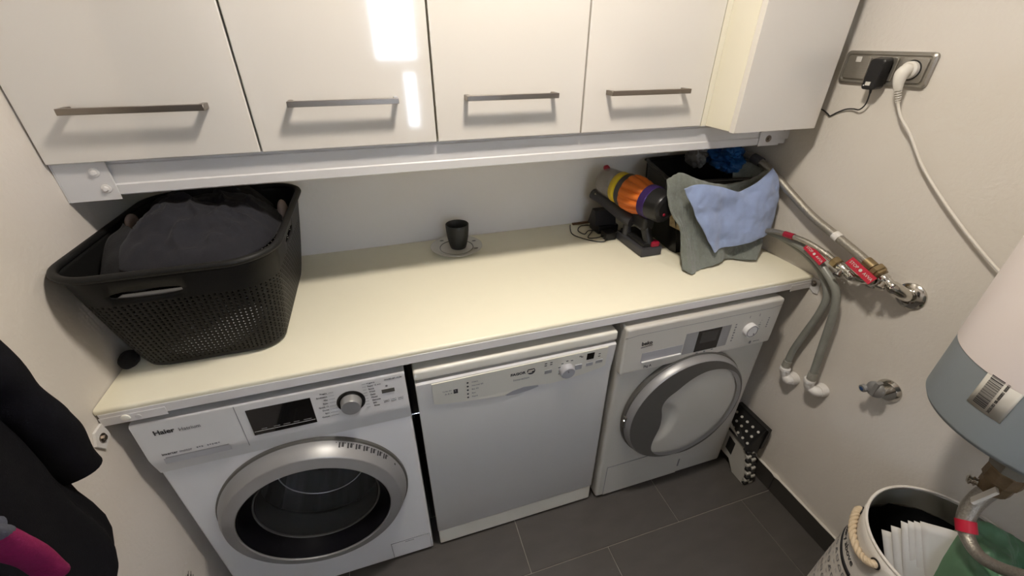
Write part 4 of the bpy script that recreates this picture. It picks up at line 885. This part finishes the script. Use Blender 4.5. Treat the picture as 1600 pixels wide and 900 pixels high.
# ------------------------------------------------------------------ water heater
hc = (1.804, -0.636); HR = 0.1735
wh = thing('water_heater', (W, -0.64, 0.9), 'upright round water heater with white jacket and grey base on the right wall', 'water heater')
ZJ = 1.074; ZH = 0.912
obj('upper_shell', B().lathe([(ZJ-1, HR-0.003), (ZJ-1+0.0005, HR+0.0015), (0.56, HR+0.0015), (0.585, HR-0.02), (0.59, 0.0001)], (hc[0], hc[1], 1.0), (0, 0, 1), 96, cap=False), 'heater_white', wh, smooth=50)
obj('lower_shell', B().lathe([(ZH-1-0.004, 0.0001), (ZH-1, 0.05), (ZH-1+0.004, 0.10), (ZH-1+0.008, HR-0.040), (ZH-1+0.014, HR-0.018), (ZH-1+0.022, HR-0.006), (ZH-1+0.034, HR), (ZJ-1, HR)], (hc[0], hc[1], 1.0), (0, 0, 1), 96, cap=False), 'heater_grey', wh, smooth=50)
obj('wall_hook', B().box(W-0.045, W-0.001, -0.70, -0.58, 1.40, 1.44), 'steel_white', wh)
# barcode sticker wrapped on the lower shell
def onheat(s_, z, off): # s_ arc length from reference angle
    a = A0+s_/HR; return Vector((hc[0]+(HR+off)*math.cos(a), hc[1]+(HR+off)*math.sin(a), z))
A0 = math.atan2(-0.578-hc[1], 1.650-hc[0])   # angle of the label's far upper edge
LH = (1.006, 1.085); LWd = 0.056
lb = B().grid(lambda u, v: onheat(LWd*u, LH[0]+(LH[1]-LH[0])*v-0.0*u, 0.0008), 14, 2)
stk = obj('barcode_sticker', lb, 'sticker', wh, smooth=60, solid=0.0006)
bar = B(); random.seed(11); z = LH[0]+0.008
while z < LH[1]-0.007:
    h_ = random.choice([0.0005, 0.0008, 0.0012, 0.0017]); 
    bar.grid(lambda u, v: onheat(0.008+0.021*u, z+h_*v, 0.0016), 5, 1); z += h_+random.choice([0.0006, 0.0009, 0.0013])
obj('barcode', bar, 'ink', stk, smooth=None)
def heatwarp(z0, s0, size):
    # text reads upwards along z, letters' tops towards the far side (smaller s)
    return lambda co: onheat(s0-co.y, z0+co.x, 0.0016+co.z)
text('lettering', '3626183 08-000001 00001', 0.0062, (0, 0, 0), 'ink', stk, warp=heatwarp(LH[0]+0.005, 0.037, 1), sx=1)
# connection below
hp = Vector((1.775, -0.650, ZH-0.003)); DV = Vector((0, 0, -0.025))
un = thing('safety_valve', hp, 'stained brass safety valve with grey union under the water heater', 'valve')
obj('union', B().lathe([(0.0005, 0.042), (0.034, 0.042), (0.058, 0.036), (0.066, 0.028)], hp, (-0.02, 0.0, -1), 8), 'union', un, smooth=30)
obj('brass_body', B().lathe([(0.038, 0.026), (0.042, 0.030), (0.070, 0.030), (0.076, 0.026), (0.098, 0.025), (0.106, 0.020)], hp+DV, (-0.02, 0.0, -1), 10), 'rust_brass', un, smooth=30)
obj('spring', B().lathe([(0, 0.006), (0.004, 0.011), (0.007, 0.007), (0.011, 0.011), (0.014, 0.007), (0.018, 0.011), (0.022, 0.006)], hp+DV+Vector((-0.012, 0.014, -0.098)), (-0.3, 0.85, -0.3), 16), 'chrome', un)
lvp = hp+DV+Vector((-0.040, -0.006, -0.098))
lv = B().box(-0.010, 0.010, -0.003, 0.003, -0.026, 0.026, 0.0015)
lvo = obj('white_lever', lv, 'cable_white', un); lvo.location = lvp; lvo.rotation_euler = (0.35, 0.15, 0.5)
fh = thing('heater_hose', hp+Vector((0, 0, -0.10)), 'grey flexible hose with a red band curving from the heater valve over the hamper', 'hose')
obj('hose', B().tube([hp+DV+Vector((-0.003, 0, -0.104)), (1.764, -0.648, 0.755), (1.748, -0.652, 0.725), (1.735, -0.664, 0.697), (1.722, -0.687, 0.680), (1.705, -0.715, 0.682), (1.690, -0.745, 0.705), (1.675, -0.778, 0.745)], [0.0165, 0.0165, 0.016, 0.0145, 0.0125, 0.012, 0.012, 0.012], 18, 8), 'braid', fh)
obj('red_band', B().tube([(1.7385, -0.660, 0.704), (1.729, -0.675, 0.688)], 0.0172, 18, 1), 'red_tag', fh)

# ------------------------------------------------------------------ hamper
hm = thing('laundry_hamper', (1.757, -0.70, 0.0), 'round canvas hamper with rope handle and printed laundry symbols, in the right foreground', 'hamper')
HC = (1.757, -0.686)
def hr(z): return 0.177-0.010*(z/0.6)
def hpnt(a, z, off=0.0):
    wob = 0.003*math.sin(3*a+z*9)*(z/0.6); r_ = hr(z)+off+wob; return Vector((HC[0]+r_*math.cos(a), HC[1]+r_*math.sin(a), z))
obj('canvas_wall', B().grid(lambda u, v: hpnt(2*PI*u, 0.003+0.594*v), 96, 20, closed=True), 'canvas', hm, smooth=60, solid=0.003, off=0)
obj('base_disc', B().lathe([(0, 0.168), (0.004, 0.168)], (HC[0], HC[1], 0.002), (0, 0, 1), 48), 'canvas', hm)
obj('rim_hem', B().grid(lambda u, v: hpnt(2*PI*u, 0.598+0.003*math.sin(v*2*PI), 0.0035*math.cos(v*2*PI)), 96, 8, closed=True), 'canvas', hm)
obj('inner_facing', B().grid(lambda u, v: hpnt(2*PI*u, 0.530+0.064*v, -0.004), 96, 2, closed=True), 'lining_grey', hm, smooth=60)
def lin(u, v):
    a = 2*PI*u; z = 0.30+0.232*v; k = 0.006+0.012*abs(noise.noise(Vector((math.cos(a)*3, math.sin(a)*3, z*9)))); return hpnt(a, z, -k)
b = B().grid(lin, 96, 16, closed=True); obj('lining', b, 'lining', hm, smooth=60)
obj('liner_floor', B().lathe([(0, 0.155), (0.003, 0.155)], (HC[0], HC[1], 0.30), (0, 0, 1), 48), 'lining', hm)
# print: horizontal writing around the drum, letter tops towards the rim
def hwarp(a0, z0): return lambda co: hpnt(a0+co.x/0.17, z0+co.y, 0.0026+co.z)
text('lettering', 'laundry above', 0.0255, (0, 0, 0), 'ink', hm, warp=hwarp(math.radians(103), 0.481))
b = B()
def ribbon(u, v):
    a = math.radians(106)+math.radians(49)*u; return hpnt(a, 0.453+0.014*v+0.003*math.sin(u*6), 0.0028)
b.grid(ribbon, 30, 1); obj('printed_ribbon', b, 'ink', hm, smooth=60, solid=0.0004)
sy = B()
def stroke(a0, z0, pts, w_=0.0010):
    for (x0, y0), (x1, y1) in zip(pts, pts[1:]):
        L_ = math.hypot(x1-x0, y1-y0); nx, ny = -(y1-y0)/L_*w_, (x1-x0)/L_*w_
        q = [(x0+nx, y0+ny), (x1+nx, y1+ny), (x1-nx, y1-ny), (x0-nx, y0-ny)]
        sy.bm.faces.new([sy.bm.verts.new(hpnt(a0+x/0.17, z0+y, 0.0028)) for x, y in q])
shapes = [
 [[(0, .012), (.002, 0), (.014, 0), (.016, .012)], [(.001, .009), (.005, .011), (.009, .008), (.015, .010)]],
 [[(0, 0), (.015, 0), (.015, .012), (0, .012), (0, 0)], [(.003, .006), (.012, .006)]],
 [[(0, 0), (.016, 0), (.008, .013), (0, 0)], [(.002, .001), (.014, .012)]],
 [[(0, 0), (.017, 0), (.014, .009), (.005, .009), (0, 0)]],
 [[(.008+.007*math.cos(k*PI/5), .006+.007*math.sin(k*PI/5)) for k in range(11)], [(.003, .006), (.013, .006)]]]
for row in range(8):
    for k in range(14):
        a0 = math.radians(92)+k*math.radians(8.2); z0_ = 0.428-row*0.024
        if row % 2 == 0:
            for s_ in shapes[(k*3+row) % 5]: stroke(a0, z0_, s_)
        else:
            for q in range(2): stroke(a0, z0_+0.006+q*0.004, [(0.001, 0), (0.012-(k+q) % 3*0.002, 0)], 0.0006)
obj('printed_symbols', sy, 'ink_grey', hm, smooth=None)
# rope handle with eyelets
def hp2(px_a, z, off): return hpnt(math.radians(px_a), z, off)
ra, rb_ = 116, 163
rp = [hp2(ra, 0.568, -0.004), hp2(ra, 0.568, 0.007), hp2(ra+3, 0.562, 0.010), hp2(ra+11, 0.550, 0.010), hp2(ra+22, 0.543, 0.010), hp2(rb_-11, 0.546, 0.010), hp2(rb_-3, 0.558, 0.010), hp2(rb_, 0.566, 0.007), hp2(rb_, 0.566, -0.004)]
path = cr_path(rp, 10)
for st in range(3):
    tb_ = []
    for i, p in enumerate(path):
        t_ = (path[min(i+1, len(path)-1)]-path[max(i-1, 0)]).normalized(); u_ = Vector((0, 0, 1)); u_ = (u_-t_*u_.dot(t_)).normalized(); s_ = t_.cross(u_)
        a = i*0.55+st*2*PI/3; tb_.append(p+(u_*math.cos(a)+s_*math.sin(a))*0.0042)
    obj('rope_strand', B().tube(tb_, 0.0048, 10, 1), 'rope', hm, smooth=80)
for a in (ra, rb_):
    c = hp2(a, 0.567, 0.002); n_ = Vector((math.cos(math.radians(a)), math.sin(math.radians(a)), 0))
    obj('eyelet', B().lathe([(0, 0.0125), (0.002, 0.012), (0.0022, 0.009), (0, 0.009)], c, n_, 20, cap=False), 'black', hm)
# papers in the hamper
for k in range(6):
    tl_, dr_ = Vector((1.700+0.009*k, -0.580-0.006*k, [0.552, 0.572, 0.596, 0.606, 0.612, 0.616][k])), Vector((0.078, -0.075, 0.004*(k % 2)))
    bl_ = Vector((1.672+0.011*k, -0.650-0.010*k, 0.47))
    f = lambda u, v: bl_.lerp(tl_, v)+dr_*u*(0.75+0.25*v)+Vector((0, 0, 0.003*math.sin(u*5+k)))+Vector((-0.5, -0.5, 0.3))*0.006*math.sin(v*2.5+k)*u
    o = obj('paper_sheet', B().grid(f, 8, 8), 'paper', smooth=60, solid=0.0012+0.0008*(k % 3))
    tag(o, ['lowest folded sheet of white paper, nearest the rope side of the hamper', 'second sheet of white paper from the rope side in the hamper', 'tall white sheet in the middle of the papers in the hamper', 'fourth sheet of white paper from the rope side in the hamper', 'large white sheet just in front of the green bag in the hamper', 'white sheet half hidden against the green bag in the hamper'][k], 'paper', 'white papers standing in the hamper')
GB = [[(1.66, -.82, .50), (1.68, -.76, .50), (1.715, -.715, .50), (1.765, -.665, .52), (1.81, -.64, .52), (1.87, -.66, .52)],
      [(1.665, -.81, .575), (1.690, -.755, .59), (1.730, -.715, .605), (1.775, -.670, .620), (1.82, -.65, .63), (1.88, -.675, .60)],
      [(1.69, -.82, .600), (1.715, -.775, .615), (1.745, -.735, .630), (1.775, -.68, .640), (1.835, -.665, .655), (1.895, -.715, .62)],
      [(1.71, -.84, .60), (1.74, -.80, .615), (1.775, -.76, .625), (1.82, -.72, .640), (1.865, -.71, .640), (1.905, -.75, .60)],
      [(1.76, -.86, .52), (1.80, -.84, .52), (1.84, -.80, .53), (1.87, -.77, .54), (1.895, -.76, .53), (1.91, -.78, .52)]]
gb = cloth('green_bag', GB, 'green', nu=90, nv=80, solid=0.002, disp=lambda u, v, p: Vector((0, 0, fold_noise(p, 16, 0.016)+0.014*abs(noise.noise(p*28))+fold_noise(p, 60, 0.004))))
tag(gb, 'crumpled green plastic bag lying over the papers in the hamper', 'bag')

# ------------------------------------------------------------------ folding step stool
st = thing('folding_step_stool', (1.91, 0.0, 0.0), 'folded black and white plastic step stool between the dryer and the right wall', 'step stool')
sp = [(-0.126, 0.0025), (-0.118, 0.05), (-0.085, 0.165), (-0.02, 0.19), (0.12, 0.24), (0.20, 0.24), (0.20, 0.0025), (0.155, 0.0025), (0.13, 0.05), (-0.03, 0.05), (-0.066, 0.0025)]
side = B().prism([(1.894, y, z) for y, z in sp], (0.014, 0, 0)); obj('white_leg_panel', side, 'stool_white', st, smooth=None)
for k in range(3):
    y0 = -0.035+0.05*k
    obj('slot', B().prism([(1.8932, y0, 0.075), (1.8932, y0+0.035, 0.085), (1.8932, y0+0.035, 0.155+0.012*k), (1.8932, y0, 0.145+0.012*k)], (0.0015, 0, 0)), 'stool_black', st, smooth=None)
obj('black_leg_panel', B().prism([(1.909, y+0.002, z) for y, z in sp], (0.012, 0, 0)), 'stool_black', st, smooth=None)
obj('white_leg_panel', B().prism([(1.922, y+0.004, z) for y, z in sp], (0.012, 0, 0)), 'stool_white', st, smooth=None)
for c_, xa in enumerate((1.894, 1.917)):
    for k in range(9):
        z = 0.003+0.018*k; t0 = k*0.018/0.16
        y0 = -0.130+0.045*max(0, t0-0.25)*1.2
        obj('hinge_tooth', B().box(xa, xa+0.021, y0-0.004, y0+0.014, z, z+0.0165, 0.003, 1), 'stool_black' if (k+c_) % 2 == 0 else 'stool_white', st)
A3, B3, C3, D3 = Vector((1.888, 0.06, .190)), Vector((1.888, -.090, .172)), Vector((1.950, -.092, .270)), Vector((1.950, .08, .258))
nn = (B3-A3).cross(D3-A3).normalized(); nn = nn if nn.x < 0 else -nn
td = obj('tread', B().prism([A3, B3, C3, D3], -nn*0.014), 'stool_black', st, smooth=None)
for i in range(5):
    for j in range(3):
        p = B3.lerp(A3, 0.10+0.17*i+0.04*(j % 2)); q = C3.lerp(D3, 0.10+0.17*i+0.04*(j % 2)); c = p.lerp(q, 0.2+0.28*j)
        obj('grip_dot', B().lathe([(0, 0.0056), (0.0015, 0.0052)], c, nn, 14), 'stool_white', td)
obj('tread_flap', B().box(1.951, 1.972, -0.098, 0.06, 0.165, 0.272, 0.003), 'stool_black', st)
obj('tread_edge', B().prism([B3+Vector((-0.004, 0, -0.004)), B3+Vector((0.05, -0.012, -0.02)), C3+Vector((0, -0.010, 0)), C3], (0, 0.012, 0)), 'stool_black', st, smooth=None)

# ------------------------------------------------------------------ coat on the left wall
ct = thing('black_coat', (0.0, -0.42, 1.7), 'black coat hanging on the left wall at the picture edge', 'coat')
edge = [(1.75, -0.23), (1.5, -0.200), (1.25, -0.19), (1.10, -0.20), (1.0, -0.20), (0.94, -0.205), (0.905, -0.203), (0.86, -0.194), (0.82, -0.190), (0.792, -0.195), (0.770, -0.210), (0.757, -0.240), (0.750, -0.31)]
def coatf(u, v):
    q = v*(len(edge)-1); i = min(int(q), len(edge)-2); t_ = q-i
    z = edge[i][0]+(edge[i+1][0]-edge[i][0])*t_; ye = edge[i][1]+(edge[i+1][1]-edge[i][1])*t_; hx_ = 0.048
    a = 2*PI*u; yc_ = -0.50; hy = ye-yc_
    x = 0.060+hx_*math.cos(a)
    y = yc_+hy*math.copysign(abs(math.sin(a))**0.8, math.sin(a))
    k = 0.007*math.sin(a*7+z*3)+0.004*math.sin(a*13-z*11); x += k*math.cos(a); y += k*math.sin(a)*0.5
    return Vector((max(x, 0.006), y, z))
b = B().grid(coatf, 120, 60, closed=True); bmesh.ops.holes_fill(b.bm, edges=[e for e in b.bm.edges if e.is_boundary], sides=0)
obj('coat_body', b, 'coat_cloth', ct, smooth=70)
def sleeve(name, pts, rad, m, flat=0.7, parent=ct, seed=0.0):
    b = B().tube(pts, rad, 28, 14, flat=flat)
    for v in b.bm.verts: v.co += Vector((fold_noise(v.co+Vector((seed, 0, 0)), 14, 0.010), fold_noise(v.co+Vector((3, seed, 0)), 14, 0.008), 0))
    return obj(name, b, m, parent, smooth=70)
sleeve('sleeve', [(0.08, -0.36, 1.60), (0.09, -0.27, 1.40), (0.088, -0.225, 1.20), (0.082, -0.206, 1.07), (0.078, -0.198, 0.985), (0.074, -0.192, 0.945)], [0.045, 0.050, 0.044, 0.042, 0.042, 0.040], 'coat_cloth')
ct2 = thing('striped_sleeve_garment', (0.14, -0.42, 1.2), 'grey and magenta sleeve end lying over the black coat, bottom left corner', 'clothes')
def sl2(name, pts, rad, m):
    b = B().tube(pts, rad, 24, 10, flat=0.55)
    for v in b.bm.verts: v.co += Vector((fold_noise(v.co, 18, 0.004), fold_noise(v.co, 22, 0.004), 0))
    return obj(name, b, m, ct2, smooth=70)
sl2('grey_sleeve', [(0.145, -0.48, 1.24), (0.145, -0.43, 1.13), (0.145, -0.405, 1.078), (0.144, -0.402, 1.072)], [0.020, 0.020, 0.021, 0.021], 'grey_cloth')
sl2('magenta_cuff', [(0.144, -0.403, 1.074), (0.143, -0.394, 1.03), (0.141, -0.387, 0.990), (0.138, -0.380, 0.945), (0.137, -0.377, 0.932)], [0.0215, 0.0225, 0.0205, 0.017, 0.010], 'magenta')

# ------------------------------------------------------------------ broom head low on the left wall
bh = thing('hand_brush', (0.02, -0.09, 0.37), 'tips of a dark bristle brush by the left wall at the bottom edge', 'brush')
obj('brush_block', B().box(0.004, 0.024, -0.20, -0.10, 0.28, 0.335, 0.004), 'black', bh)
b = B(); random.seed(4)
for k in range(70):
    y = -0.195+0.09*random.random(); x = 0.006+0.016*random.random(); dy2 = random.uniform(0.0, 0.035); 
    b.tube([(x, y, 0.333), (x+random.uniform(0, 0.006), y+dy2+0.012, 0.375+random.uniform(-0.008, 0.006))], [0.0011, 0.0006], 4, 1)
o = obj('bristles', b, 'black', bh, smooth=None); o['kind'] = 'stuff'
obj('hook', B().box(0.0005, 0.004, -0.17, -0.13, 0.20, 0.33), 'black', bh)
obj('brush_handle', B().tube([(0.014, -0.15, 0.282), (0.014, -0.15, 0.10), (0.014, -0.15, 0.0025)], 0.010, 12, 3), 'black', bh)
